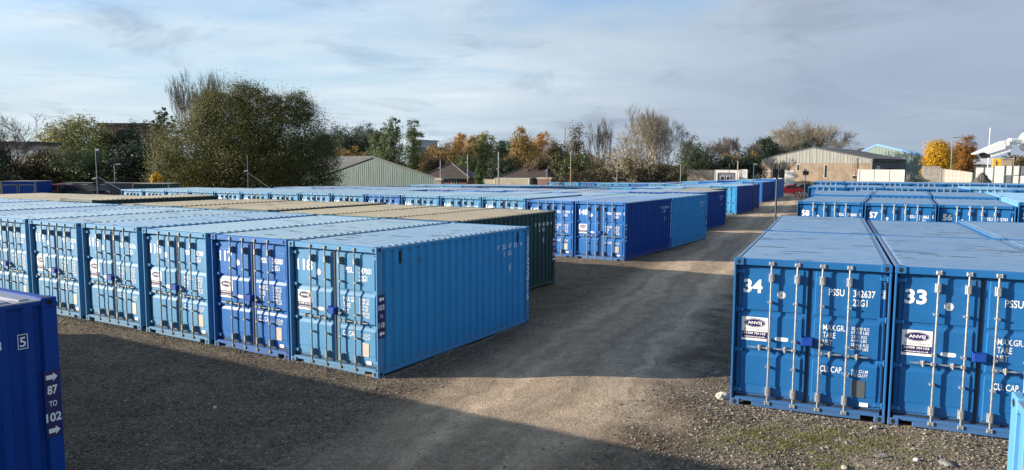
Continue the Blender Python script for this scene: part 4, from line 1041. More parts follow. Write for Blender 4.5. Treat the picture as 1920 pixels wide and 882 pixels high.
# the far-off wood that closes the horizon, one mass
def far_wood():
    r = np.random.default_rng(77); n = 26000
    ang = r.uniform(R(-48), R(50), n); dist = r.uniform(330, 470, n)
    hgt = 5.5 + 2.5*np.sin(ang*23) + 1.8*np.sin(ang*61+1) + 1.2*np.sin(ang*140)
    z = r.uniform(0, 1, n)**0.8*hgt
    Pn = np.stack([np.sin(ang)*dist, np.cos(ang)*dist, z], 1)
    V, F = leaf_quads(Pn, 1.9, r); return quads_np("far_wood", V, F, [LM['scrub']])
o = link("far_wood", far_wood()); tag(o, kind='stuff'); o['label'] = "low brown wood along the horizon"

# ------------------------------------------------------------------ buildings
M_clad = mat("green_cladding", (0.07, 0.115, 0.108), 0.55, 0, 0.18, 1.2, stretch=(3, 3, 0.3))
M_clad_g = mat("grey_weathered_cladding", (0.13, 0.133, 0.13), 0.65, 0, 0.28, 1.0, stretch=(1.2, 1.2, 0.15), col2=(0.25, 0.245, 0.225))
M_clad_b = mat("dark_green_cladding", (0.085, 0.13, 0.12), 0.6, 0, 0.1, 1.0, stretch=(1, 1, 0.2))
M_clad_s = mat("slate_blue_cladding", (0.09, 0.11, 0.14), 0.6, 0, 0.12, 1.0, stretch=(1, 1, 0.2))
M_roof_f = mat("fibre_cement_roof", (0.075, 0.076, 0.078), 0.8, 0, 0.22, 1.5)
M_roof_w = mat("pale_metal_roof", (0.45, 0.47, 0.48), 0.5, 0, 0.1, 1.0)
M_tile = mat("brown_roof_tiles", (0.060, 0.042, 0.036), 0.85, 0, 0.2, 3.0, 0.4, 30)
M_trim = mat("dark_trim", (0.035, 0.05, 0.05), 0.6)
M_trim_b = mat("bright_blue_trim", (0.02, 0.16, 0.42), 0.5)
M_win = mat("window_glass", (0.02, 0.025, 0.03), 0.12, 0, 0.1, 4)
M_wf = mat("white_frames", (0.7, 0.7, 0.68), 0.5, 0, 0.05)
M_conc = mat("concrete", (0.30, 0.275, 0.24), 0.85, 0, 0.15, 1.2, 0.2, 30)
M_ren = mat("cream_render", (0.55, 0.50, 0.42), 0.8, 0, 0.12, 1.5)
def brick_mat(name, c1, c2, mortar, sc=1.0):
    m = bpy.data.materials.new(name); m.use_nodes = True; nt = m.node_tree; b = nt.nodes['Principled BSDF']
    t = N(nt, 'ShaderNodeTexCoord'); mpn = N(nt, 'ShaderNodeMapping'); mpn.inputs['Rotation'].default_value = (R(90), 0, 0); L(nt, t.outputs['Object'], mpn.inputs[0])
    br = N(nt, 'ShaderNodeTexBrick'); L(nt, mpn.outputs[0], br.inputs[0]); br.inputs['Scale'].default_value = sc
    for k, c in (('Color1', c1), ('Color2', c2), ('Mortar', mortar)): br.inputs[k].default_value = (*c, 1)
    br.inputs['Brick Width'].default_value = 0.24; br.inputs['Row Height'].default_value = 0.08; br.inputs['Mortar Size'].default_value = 0.012
    n = noise(nt, t.outputs['Object'], 0.5, 5, 0.65)
    L(nt, mixc(nt, mathn(nt, 'MULTIPLY', ramp(nt, n, [(0.4, 0.0), (0.65, 1.0)]), 0.5), br.outputs[0], tuple(x*0.5 for x in c1)), b.inputs['Base Color']); b.inputs['Roughness'].default_value = 0.85
    return m
M_brick = brick_mat("buff_brown_brick", (0.155, 0.10, 0.066), (0.21, 0.14, 0.092), (0.3, 0.27, 0.22))
M_brick_r = brick_mat("red_brick", (0.19, 0.075, 0.05), (0.24, 0.10, 0.065), (0.25, 0.22, 0.19))
def cladding(b, pts_top, z0f, W, rib=0.5, dep=0.05, y=0.0):
    """ribbed sheets between the foot z0f and the gable line pts_top (x,z), front is -y"""
    def top(x):
        for (xa, za), (xb, zb) in zip(pts_top, pts_top[1:]):
            if xa <= x <= xb: return za+(zb-za)*(x-xa)/max(xb-xa, 1e-6)
        return pts_top[-1][1]
    xs_ = []; x = pts_top[0][0]; xe = pts_top[-1][0]; i = 0; prof = []
    while x < xe-1e-6:
        for dx, yy_ in ((0, 0), (rib*0.62, 0), (rib*0.72, -dep), (rib*0.90, -dep)): prof.append((min(x+dx, xe), y+yy_))
        x += rib
    prof.append((xe, y))
    for (xa, za) in pts_top[1:-1]: prof.append((xa, y))
    prof = sorted(set(prof)); vs = []
    for (x, yy_) in prof: vs += [(x, yy_, z0f), (x, yy_, top(x))]
    b.add(vs, [(2*i, 2*i+2, 2*i+3, 2*i+1) for i in range(len(prof)-1)]); return b
def gable_hall(name, label, A, B, ddir, dlen, zb, eave, apex, fr, wm, rm, trim, cat='building', low=None, lowm=None, rib=0.5, over=0.35, roofs=None, side_m=None, fh=0.10, dep=0.05):
    """hall seen gable on: A and B are the front feet, ddir the direction of the ridge"""
    A, B = Vector(A), Vector(B); W = (B-A).xy.length; rz = math.atan2((B-A).y, (B-A).x)
    root = thing(name, label, cat, (A.x, A.y, zb), rz)
    dl = Matrix.Rotation(-rz, 2) @ Vector(ddir).normalized(); dx, dy = dl.x*dlen, dl.y*dlen
    b = MB(); cladding(b, [(0, eave), (fr*W, apex), (W, eave)], low or 0.0, W, rib, dep); b.build("gable_wall", wm, root)
    if low: MB().prism([(0, 0.02, 0), (W, 0.02, 0), (W, 0.02, low), (0, 0.02, low)], (0, 0.28, 0)).build("brick_wall", lowm, root)
    for s_, x0 in ((-1, 0), (1, W)):
        b = MB(); n = max(4, int(dlen/ (rib*1.5)))
        for i in range(n):
            t0, t1 = i/n, (i+0.7)/n; t2 = (i+1)/n
            b.add([(x0+dx*t0, dy*t0+0.02, 0), (x0+dx*t1, dy*t1, 0), (x0+dx*t1, dy*t1, eave), (x0+dx*t0, dy*t0+0.02, eave)], [(0,1,2,3)])
            b.add([(x0+dx*t1+0.04*s_, dy*t1, 0), (x0+dx*t2+0.04*s_, dy*t2, 0), (x0+dx*t2+0.04*s_, dy*t2, eave), (x0+dx*t1+0.04*s_, dy*t1, eave)], [(0,1,2,3)])
        b.build("side_wall", side_m or wm, root)
        o_ = over if s_ > 0 else -over; ez = eave-over*(apex-eave)/(W*0.5)
        m_ = (roofs or (rm, rm))[0 if s_ < 0 else 1]
        pts = [(x0+o_, -0.11, ez+0.04), (fr*W, -0.11, apex+0.05), (fr*W+dx, -0.11+dy, apex+0.05), (x0+o_+dx, -0.11+dy, ez+0.04)]
        MB().prism(pts, (0, 0, 0.12)).build("roof", m_, root)
        MB().prism([(x0+o_, -0.16, ez-fh), (fr*W, -0.16, apex+0.02-fh), (fr*W, -0.16, apex+0.19), (x0+o_, -0.16, ez+0.18)], (0, 0.045, 0)).build("fascia", trim, root)
    MB().prism([(0+dx, dy, 0), (W+dx, dy, 0), (W+dx, dy, eave), (fr*W+dx, dy, apex), (dx, dy, eave)], (0, 0.1, 0)).build("rear_wall", wm, root)
    return root
def win(root, x, z, w, h, y=-0.02, n=1, fm=None):
    f = MB()
    f.box(x-0.06, x, y-0.05, y+0.12, z-0.06, z+h+0.06); f.box(x+w, x+w+0.06, y-0.05, y+0.12, z-0.06, z+h+0.06); f.box(x, x+w, y-0.05, y+0.12, z-0.06, z); f.box(x, x+w, y-0.05, y+0.12, z+h, z+h+0.06)
    for i in range(1, n): f.box(x+w*i/n-0.03, x+w*i/n+0.03, y-0.04, y+0.10, z, z+h)
    f = f.build("window", fm or M_wf, root)
    MB().box(x, x+w, y, y+0.05, z, z+h).build("pane", M_win, f)
# green shed with its gable towards us
A = at(596, 330, 101); B = at(818, 330, 93); zb = gzf(A.x, A.y)-0.1
shed = gable_hall("green_shed", "pale green ribbed shed beside the big olive tree", A, B, (-0.62, 0.78), 24, zb, at(818, 335, 93).z-zb, at(706, 295, 97).z-zb, 0.49, M_clad, M_roof_f, M_trim, rib=0.34, dep=0.028)
# brick and sheet warehouse on the right
A = at(1427, 330, 210); B = at(1634, 330, 190); zb = -0.1
wh = gable_hall("warehouse", "weathered grey warehouse with brick lower walls on the right", A, B, (0.66, 0.75), 34, zb, at(1427, 298, 200).z-zb, at(1527, 277, 198).z-zb, 0.485, M_clad_g, M_roof_f, M_trim, low=at(1500, 306, 199).z-zb, lowm=M_brick, rib=0.9, roofs=(M_roof_w, M_roof_f), side_m=M_clad_s)
for x, z, w, h in ((10.2, 3.0, 0.75, 1.7), (17.6, 1.2, 0.75, 3.4), (24.8, 1.0, 1.6, 0.8)): win(wh, x, z, w, h, n=1)
MB().box(7.6, 7.8, -0.35, -0.12, 0, 3.9).build("drainpipe", M_trim, wh); 
MB().box(25.9, 26.0, -0.2, -0.02, 0, 6.5).build("drainpipe", M_rust, wh)
wl = MB(); wl.box(3.2, 6.2, -0.10, 0.02, 0.2, 2.6); wl.build("shutter", M_wf, wh)
# lean-to face with a painted mural beside the grey gable
A = at(1634, 330, 189.8); root = thing("annexe", "slate blue lean-to with a pale painted panel at the right end of the warehouse", "building", (A.x, A.y, -0.1), R(14))
ah = at(1634, 299, 195.5).z+0.1
MB().box(0.05, 9.3, 0, 18, 0, ah-0.7).build("wall", M_clad_s, root); MB().prism([(-0.1, -0.3, ah-0.7), (9.6, -0.3, ah-0.7), (9.6, -0.3, ah-0.35), (-0.1, -0.3, ah-0.2)], (0, 18.5, 0)).build("roof", M_roof_f, root)
mu = LB(); mu.box(0.5, 3.3, -0.06, -0.01, 1.9, 5.2, 0)
mural_pts = [(1.9+0.62*math.cos(t*2*math.pi/18)*(1+0.18*math.sin(3*t)), 3.75+0.72*math.sin(t*2*math.pi/18)) for t in range(18)]
mu.poly(mural_pts, -0.065, 1); mu.disc(1.65, 3.85, 0.17, 0.2, -0.07, 0); mu.disc(2.15, 3.85, 0.17, 0.2, -0.07, 0); mu.poly([(1.55, 2.8), (2.25, 2.8), (2.15, 3.2), (1.65, 3.2)], -0.065, 1); mu.poly([(0.7, 2.2), (3.1, 2.9), (3.05, 3.05), (0.65, 2.35)], -0.068, 1)
link("mural_panel", mu.mesh("mural_panel", [mat("mural_dark", (0.10, 0.11, 0.12), 0.7), mat("mural_pale", (0.55, 0.56, 0.57), 0.7)]), root)
win(root, 4.3, 2.1, 2.4, 1.7, n=3, fm=M_trim)
# blue-trimmed warehouse
A = at(1596, 330, 270); B = at(1732, 330, 246)
gable_hall("warehouse", "dark green warehouse with bright blue roof edges behind the brick one", A, B, (0.55, 0.83), 45, 0.0, at(1732, 291, 246).z, at(1641, 270, 256).z, 0.36, M_clad_b, M_roof_w, M_trim_b, rib=1.2, over=0.6, fh=0.5)
# far grey warehouse above the slender trees
A = at(786, 300, 300); root = thing("warehouse", "far pale grey warehouse between the slender trees and the autumn trees", "building", (A.x, A.y, -0.5), R(8))
hh = at(800, 263, 300).z+0.5
MB().box(0, 7.4, 0, 30, 0, hh).build("wall", mat("pale_grey_sheet", (0.30, 0.33, 0.36), 0.6), root); MB().box(7.42, 11.5, 2, 26, 0, hh-2.6).build("extension", M_wf, root); MB().prism([(-0.3, -0.4, hh), (7.7, -0.4, hh-0.5), (7.7, -0.4, hh-0.2), (-0.3, -0.4, hh+0.3)], (0, 31, 0)).build("roof", M_roof_w, root)
MB().box(-3, 7.2, -6, -0.1, 0, hh-3.2).build("annexe", mat("grey_sheet", (0.2, 0.22, 0.25), 0.6), root)
def hip_house(name, label, px0, px1, d, top, eave, ridge, ridge1, brick):
    A = at(px0, 335, d); B = at(px1, 335, d-2); W = (B-A).length; root = thing(name, label, "house", (A.x, A.y, gzf(A.x, A.y)-0.1), math.atan2(B.y-A.y, B.x-A.x))
    zb = root.location.z; e = at(px0, eave, d).z-zb; t = at((px0+px1)/2, top, d+4).z-zb; D = 9.0
    r0, r1 = W*ridge, W*ridge1; k = 0.3
    MB().box(k, W-k, k, D-k, 0, e).build("wall", brick, root)
    rf = MB(); P4 = [(-k, -k, e), (W+k, -k, e), (W+k, D+k, e), (-k, D+k, e), (r0, D/2, t), (r1, D/2, t)]
    rf.add(P4, [(0,1,5,4), (1,2,5), (2,3,4,5), (3,0,4)] if r1 > r0+0.1 else [(0,1,4), (1,2,5,4), (2,3,4), (3,0,4)]); rf.add(P4[:4], [(0,1,2,3)])
    n = 16
    for i in range(1, n):                                           # tile courses, each a thin proud step
        f = i/n
        a, b_ = Vector(P4[0]).lerp(Vector(P4[4]), f), Vector(P4[1]).lerp(Vector(P4[5]), f)
        rf.add([a+Vector((0, -0.05, 0)), b_+Vector((0, -0.05, 0)), b_+Vector((0, 0, 0.05)), a+Vector((0, 0, 0.05))], [(0,1,2,3)])
    rf.build("roof", M_tile, root)
    for a, b_ in ((0, 4), (1, 5)): MB().tube(Vector(P4[a])+Vector((0, 0, .05)), Vector(P4[b_])+Vector((0, 0, .05)), 0.11, n=6).build("hip_ridge", M_roof_f, root)
    if r1 > r0+0.1: MB().tube(Vector(P4[4]), Vector(P4[5]), 0.12, n=6).build("ridge", M_roof_f, root)
    MB().box(-k-0.05, W+k+0.05, -k-0.1, -k-0.01, e-0.18, e+0.05).build("gutter", M_trim, root)
    return root, W, e
h1, W1, e1 = hip_house("tiled_house", "low red brick house with a pyramid tiled roof right of the green shed", 793, 878, 118, 307, 333, 0.40, 0.44, M_brick_r)
win(h1, W1*0.63, e1-1.0, 0.75, 0.6, 0.27, n=2)
hip_house("tiled_house", "low house with a flat-topped brown tiled roof right of the small cypress", 938, 1024, 128, 312, 333, 0.52, 0.86, M_brick_r)
def slab(name, label, cat, px0, px1, top, d, m, depth=2.4, bot=None, rz=None, parts=None, group=None):
    A = at(px0, top, d); B = at(px1, top, d); zb = gzf(A.x, A.y) if bot is None else at(px0, bot, d).z
    rz = -0.36 if rz is None else rz
    t = (B.x/B.y); W = (t*A.y-A.x)/(math.cos(rz)-t*math.sin(rz))        # run until the far end meets the sight line of px1
    root = thing(name, label, cat, (A.x, A.y, zb), rz, group); H = A.z-zb
    return root, W, H
# yard clutter beyond the left containers
def box_body(name, label, cat, px0, px1, top, d, m, depth=2.4, panels=0, pm=None, roofm=None, rib=0.0, bot=None, group=None, rz=None):
    root, W, H = slab(name, label, cat, px0, px1, top, d, m, depth, bot, rz, None, group)
    b = MB(); b.cbox(0, W, 0, depth, 0.12, H-0.06, 0.03); b.build("body", m, root)
    MB().cbox(-0.03, W+0.03, -0.03, depth+0.03, H-0.058, H, 0.015).build("roof", roofm or m, root)
    MB().box(0.05, W-0.05, 0.05, depth-0.05, 0, 0.118).build("base", M_trim, root)
    for x in (0.0, W): MB().cbox(x-0.05, x+0.05, -0.045, 0.05, 0.13, H-0.07, 0.01).build("corner_post", roofm or m, root)
    if panels:
        for i in range(panels):
            fr = MB(); x0, x1 = W*(i+0.03)/panels, W*(i+0.97)/panels
            fr.box(x0, x1, -0.055, -0.037, H-0.30, H-0.22); fr.box(x0, x0+0.07, -0.055, -0.037, 0.25, H-0.301); fr.box(x1-0.07, x1, -0.055, -0.037, 0.25, H-0.301); fr.build("panel_frame", P['grey'], root)
        for i in range(panels): MB().cbox(W*(i+0.06)/panels, W*(i+0.94)/panels, -0.035, -0.005, 0.3, H-0.25, 0.01).build("panel", pm or m, root)
    if rib:
        b = MB(); x = 0.2
        while x < W-0.3: b.box(x, x+rib*0.5, -0.035, -0.003, 0.2, H-0.14); x += rib
        b.build("ribs", m, root)
    return root, W, H
box_body("site_store", "dark blue store with two framed panels at the left picture edge", "store", 2, 66, 340, 52, P['navy'], 2.4, 2, P['navy'], P['grey'], rz=0.12)
box_body("site_store", "long dark grey store behind the left end of the container rows", "store", 112, 252, 343.5, 58, mat("dull_grey_sheet", (0.075, 0.078, 0.085), 0.7), 2.4, 0, None, M_roof_f, 0.25, rz=0.10)
box_body("shipping_container", "dark green container at the left foot of the big olive tree", "container", 250, 316, 344.5, 57, P['green'], 2.4, 0, None, RF['green'], 0.28, rz=0.10)
# building at the far left
A = at(-40, 340, 95); root = thing("office_block", "low grey and white building with a red band behind the leafless left tree", "building", (A.x, A.y, gzf(A.x, A.y)), R(4))
z1, z2, z3 = (at(20, y, 95).z-root.location.z for y in (318, 296, 263))
MB().box(0, 6.4, 0, 8, 0, z1).build("wall", M_brick, root)
for x0 in (0.6, 3.5): win(root, x0, z1-1.3, 2.4, 1.0, -0.02, 3)
MB().box(-0.2, 6.6, -0.3, 8, z1+0.003, z1+0.45).build("fascia", mat("red_band", (0.30, 0.045, 0.035), 0.5), root)
MB().prism([(-0.2, -0.2, z1+0.46), (6.5, -0.2, z1+0.46), (6.5, 4, z2+1.0), (-0.2, 4, z2+1.0)], (0, 0, 0.15)).build("roof", mat("grey_profiled_roof", (0.22, 0.24, 0.26), 0.6, 0, 0.2, 0.7, stretch=(1, 1, 6)), root)
MB().box(-0.1, 5.4, 4.2, 9, z1+0.5, z3-0.5).build("upper_wall", M_ren, root); MB().box(-0.4, 5.7, 3.9, 9.4, z3-0.48, z3-0.05).build("upper_roof", M_trim, root)
# roof line peeping over the pines on the left
A = at(190, 300, 140); root = thing("far_roof", "dark flat roof peeping above the pines on the left", "building", (A.x, A.y, gzf(A.x, A.y)))
hz = at(200, 231, 140).z-root.location.z; MB().box(0, 8.5, 0, 8, 0, hz-0.5).build("wall", M_brick_r, root); MB().box(-0.3, 8.8, -0.3, 8.3, hz-0.49, hz).build("roof", M_tile, root)
# long low trailers and store bodies beyond the middle rows
GT = "pale bodies parked behind the middle container rows"
for (nm, lab, px0, px1, top, d, m, rm) in (
    ("flat_roof_store", "long cream roof edge behind the small cypress", 874, 962, 336, 130, P['cream'], P['cream']),
    ("flat_roof_store", "cream stepped roof right of the small cypress", 928, 992, 334, 127, P['cream'], P['white']),
    ("flat_roof_store", "pale pink low body in front of the left tiled house", 836, 878, 342, 127, P['cream'], P['cream']),
    ("trailer_body", "long white trailer roof behind the middle container rows", 1181, 1246, 335, 127, P['white'], P['white']),
    ("trailer_body", "white trailer roof next to the weathered box bodies", 1240, 1306, 335.5, 127, P['white'], P['white']),
    ("box_body", "weathered grey and cream box body before the dark hedge", 1289, 1337, 319, 118, P['cream'], P['cream']),
    ("box_body", "white box body behind the slate grey cabin", 1341, 1386, 319, 121, P['white'], P['white']),
    ("box_body", "narrow white box body left of the rubble", 1389, 1401, 318, 119, P['white'], P['white']),
    ("site_cabin", "slate grey site cabin with two windows before the dark hedge", 1346, 1377, 324, 110, P['grey'], P['grey'])):
    root, W, H = box_body(nm, lab, nm.replace('_', ' '), px0, px1, top, d, m, 2.4, 0, None, rm, group=GT)
    if nm == "site_cabin":
        for k in range(2): win(root, W*(0.2+0.35*k), H*0.55, W*0.18, H*0.3, -0.04, 1)
A = at(1008, 340, 108); B = at(1032, 340, 108); root, W, H = slab("brick_store", "small red brick store with a white cap left of the brambles", "store", 1008, 1033, 333, 108, M_brick_r)
MB().box(0, W, 0, 2, 0, H-0.3).build("wall", M_brick_r, root); MB().box(-0.1, W+0.1, -0.1, 2.1, H-0.29, H).build("cap", P['cream'], root)
root, W, H = slab("brick_pier", "buff brick pier at the right corner of the green shed", "pier", 817, 827, 334, 92, M_ren); MB().box(0, W, 0, 0.7, 0, H-0.3).build("shaft", M_brick, root); MB().box(-0.08, W+0.08, -0.08, 0.78, H-0.29, H).build("cap", P['cream'], root)
# rubble and leaning panels before the warehouse
def stones_np(Pn, size, r, flat=0.65):
    O = np.array([[1,0,0],[-1,0,0],[0,1,0],[0,-1,0],[0,0,1],[0,0,-1]], float); Fo = np.array([[0,2,4],[2,1,4],[1,3,4],[3,0,4],[2,0,5],[1,2,5],[3,1,5],[0,3,5]])
    n = len(Pn); s = np.asarray(size)*np.ones(n); k = O[None]*r.uniform(0.6, 1.25, (n, 6, 1))*s[:, None, None]; k[..., 2] *= flat
    a = r.uniform(0, 6.28, n); c, sn = np.cos(a)[:, None], np.sin(a)[:, None]; t = r.uniform(-.5, .5, (n, 1))
    x = k[..., 0]*c-k[..., 1]*sn; y = k[..., 0]*sn+k[..., 1]*c; z = k[..., 2]+t*k[..., 0]*0.5
    V = np.stack([x, y, z], -1)+Pn[:, None, :]
    return V.reshape(-1, 3), (Fo[None]+6*np.arange(n)[:, None, None]).reshape(-1, 3)
M_stone = mat("crushed_stone", (0.20, 0.185, 0.165), 0.85, 0, 0.3, 30, rnd=0)
def stone_mat(name, stops):
    m = bpy.data.materials.new(name); m.use_nodes = True; nt = m.node_tree; b = nt.nodes['Principled BSDF']
    g = N(nt, 'ShaderNodeNewGeometry'); L(nt, ramp(nt, g.outputs['Random Per Island'], stops), b.inputs['Base Color']); b.inputs['Roughness'].default_value = 0.9; b.inputs['Specular IOR Level'].default_value = 0.25
    return m
M_grav = stone_mat("loose_gravel", [(0.0, (0.055, 0.048, 0.041)), (0.5, (0.135, 0.118, 0.097)), (0.86, (0.22, 0.19, 0.155)), (1.0, (0.36, 0.32, 0.26))])
M_rubble = stone_mat("rubble", [(0.0, (0.10, 0.07, 0.05)), (0.5, (0.24, 0.17, 0.12)), (1.0, (0.4, 0.36, 0.3))])
def heap(name, label, px0, px1, top, d, m, n, size, seed, cat='heap'):
    r = np.random.default_rng(seed); A = at(px0, 335, d); B = at(px1, 335, d); W = (B.x-A.x); z0 = gzf(A.x, d); H = at(px0, top, d).z-z0
    root = thing(name, label, cat, ((A.x+B.x)/2, d, z0))
    nu, nv = 40, 20; u = np.linspace(-1, 1, nu); v = np.linspace(-1, 1, nv); U, Vv = np.meshgrid(u, v)
    rr = np.sqrt(U**2+Vv**2).clip(0, 1); Z = H*(1-rr)**0.85*(0.9+0.15*np.sin(5*U+1)*np.cos(4*Vv)) + 0.04*H*r.normal(size=U.shape)*(rr < 0.97)*0.35
    P_ = np.stack([U*W/2, Vv*W*0.35, Z], -1).reshape(-1, 3); i = np.arange(nu-1)[None, :]+nu*np.arange(nv-1)[:, None]
    link("mound", quads_np("mound", P_, np.stack([i, i+1, i+nu+1, i+nu], -1).reshape(-1, 4), [m]), root)
    k = r.integers(0, len(P_), n); V, F = stones_np(P_[k]+r.normal(size=(n, 3))*0.12, size*0.7*r.uniform(.5, 1.5, n), r)
    o = link("loose_stones", quads_np("loose_stones", V, F, [m]), root); o['kind'] = 'stuff'; return root
heap("gravel_heap", "grey gravel heap before the white hoarding on the right", 1796, 1884, 323, 104, mat("dark_aggregate", (0.085, 0.08, 0.075), 0.9, 0, 0.25, 3, 0.5, 20), 900, 0.14, 3)
heap("rubble_heap", "brown rubble heap left of the brick warehouse", 1392, 1446, 326, 124, M_rubble, 500, 0.3, 4)
heap("gravel_heap", "dark spoil heap behind the long white container on the right", 1686, 1726, 325, 140, mat("dark_spoil", (0.05, 0.05, 0.055), 0.9, 0, 0.25, 3, 0.5, 20), 500, 0.18, 6)
root, W, H = slab("orange_skip", "tilted orange red steel plate leaning on the rubble", "plate", 1441, 1452, 322, 122, M_rust); MB().prism([(0, 0, 0), (W*0.7, 0, 0), (W, 0, H), (W*0.5, 0, H*0.95)], (0, 0.2, 0)).build("plate", mat("orange_red_steel", (0.42, 0.09, 0.05), 0.6), root)
root, W, H = slab("white_sheet", "white sheet tossed over the rubble by the warehouse", "sheet", 1433, 1459, 317, 121, M_wf, bot=321.5)
MB().prism([(0, 0, 0), (W*0.55, 0, H*0.45), (W, 0, H), (W*0.97, 0, H*0.4), (W*0.5, 0, -H*0.1)], (0, 0.5, 0)).build("fabric", P['white'], root)
MB().tube((W*0.6, 0.25, -0.02), (W*0.6, 0.25, gzf(A.x, 121)-root.location.z), 0.06, n=6).build("prop", M_trim, root)
root, W, H = slab("white_board", "blank white square board before the brick warehouse", "board", 1472, 1489, 320, 126, M_wf); MB().cbox(0, W, 0, 0.12, 0.25, H, 0.02).build("panel", P['white'], root)
for x in (0.1, W-0.1): MB().box(x-0.05, x+0.05, 0.13, 0.21, 0, H*0.9).build("leg", M_trim, root)
# right-hand yard
root, W, H = box_body("shipping_container", "long white container before the brick warehouse", "container", 1611, 1696, 318, 128, P['white'], 2.6, 0, None, P['white'])
for x in (W*0.33, W*0.67): MB().box(x-0.03, x+0.03, -0.04, -0.003, 0.15, H-0.1).build("seam", M_ren, root)
root, W, H = slab("concrete_wall", "plain tan concrete wall left of the curved panel fence", "wall", 1730, 1764, 313, 140, M_conc); MB().box(0, W, 0, 0.3, 0, H).build("panel", M_conc, root); MB().box(-0.05, W+0.05, -0.06, 0.36, H+0.003, H+0.12).build("coping", M_conc, root)
root = thing("panel_fence", "curved pale grey panel fence below the golden tree", "fence", at(1764, 340, 136)); root.location.z = 0
hF = at(1764, 317, 136).z
pts = [at(1764+58*t, 330, 136-16*t*t) for t in np.linspace(0, 1, 9)]
for k, (a, b_) in enumerate(zip(pts, pts[1:])):
    d_ = (b_-a); ln = d_.xy.length; o = MB().box(0.04, ln-0.04, 0, 0.12, 0, hF-0.07*k).build("panel", M_conc, root, (a.x-root.location.x, a.y-root.location.y, 0), math.atan2(d_.y, d_.x))
    MB().box(-0.06, 0.06, -0.05, 0.17, 0, hF-0.07*k+0.1).build("post", M_conc, root, (a.x-root.location.x, a.y-root.location.y, 0), math.atan2(d_.y, d_.x))
def hoarding(name, label, px0, px1, top, d, cols, rows_, m, fm, group):
    root, W, H = slab(name, label, "hoarding", px0, px1, top, d, m, group=group)
    for i in range(cols):
        for j in range(rows_): MB().cbox(W*i/cols+0.06, W*(i+1)/cols-0.06, 0, 0.08, 0.1+(H-0.1)*j/rows_+0.05, 0.1+(H-0.1)*(j+1)/rows_-0.05, 0.01).build("panel", m[(i+j) % len(m)], root)
    for i in range(cols+1): MB().box(W*i/cols-0.055, W*i/cols+0.055, -0.05, 0.14, 0, H+0.1).build("post", fm, root)
    return root
GH = "white hoarding panels along the right-hand yard"
hoarding("hoarding", "white panel run with dark posts left of the plain white panel", 1828, 1863, 314, 112, 2, 2, [P['white'], P['white']], M_trim, GH)
hoarding("hoarding", "plain tall white panel below the yellow sign", 1863, 1884, 311, 111, 1, 1, [P['white']], M_galv, GH)
hoarding("hoarding", "white and grey panel grid with dark posts at the right picture edge", 1885, 1940, 311, 109, 4, 3, [P['white'], P['grey'], P['white']], M_trim, GH)
root, W, H = slab("low_offices", "long low dark building with a pale roof behind the golden and rust trees", "building", 1768, 1862, 309, 245, M_clad_s)
MB().box(0, W, 0, 10, 0, H).build("wall", M_clad_s, root); MB().prism([(-0.4, -0.4, H+0.003), (W+0.4, -0.4, H+0.003), (W+0.4, 5, H+1.9), (-0.4, 5, H+1.9)], (0, 0, 0.25)).build("roof", M_roof_w, root)
for k in range(7): win(root, 0.8+W*k/7.2, H-1.9, W/11, 1.2, -0.05, 2)
MB().box(W*0.3, W*0.34, -0.1, -0.02, 0, 2.2).build("door", M_wf, root)
root, W, H = slab("tan_building", "plain tan flat-roofed building right of the yellow sign", "building", 1876, 1899, 297, 170, M_ren); MB().box(0, W, 0, 8, 0, H-0.3).build("wall", mat("tan_render", (0.30, 0.24, 0.17), 0.8), root); MB().box(-0.2, W+0.2, -0.2, 8.2, H-0.29, H).build("parapet", M_conc, root)
root, W, H = slab("yellow_sign", "square yellow sign with a dark rearing emblem on the right", "sign", 1862, 1878, 298, 120, M_trim)
sg = LB(); sg.box(0, W, 0, 0.12, H-1.45, H, 0)
hp = [(0.30,0.12),(0.38,0.30),(0.34,0.45),(0.28,0.60),(0.36,0.74),(0.30,0.88),(0.42,0.84),(0.52,0.70),(0.60,0.58),(0.74,0.62),(0.66,0.50),(0.56,0.42),(0.60,0.26),(0.70,0.14),(0.56,0.18),(0.46,0.34),(0.42,0.14)]
sg.poly([(W*(0.1+0.8*x), H-1.42+1.4*z) for x, z in hp], -0.006, 1)
link("board", sg.mesh("board", [mat("yellow_enamel", (0.62, 0.36, 0.02), 0.5, rnd=0), M_trim]), root)
for x in (0.15, W-0.15): MB().box(x-0.06, x+0.06, 0.125, 0.22, 0, H-0.05).build("post", M_trim, root)

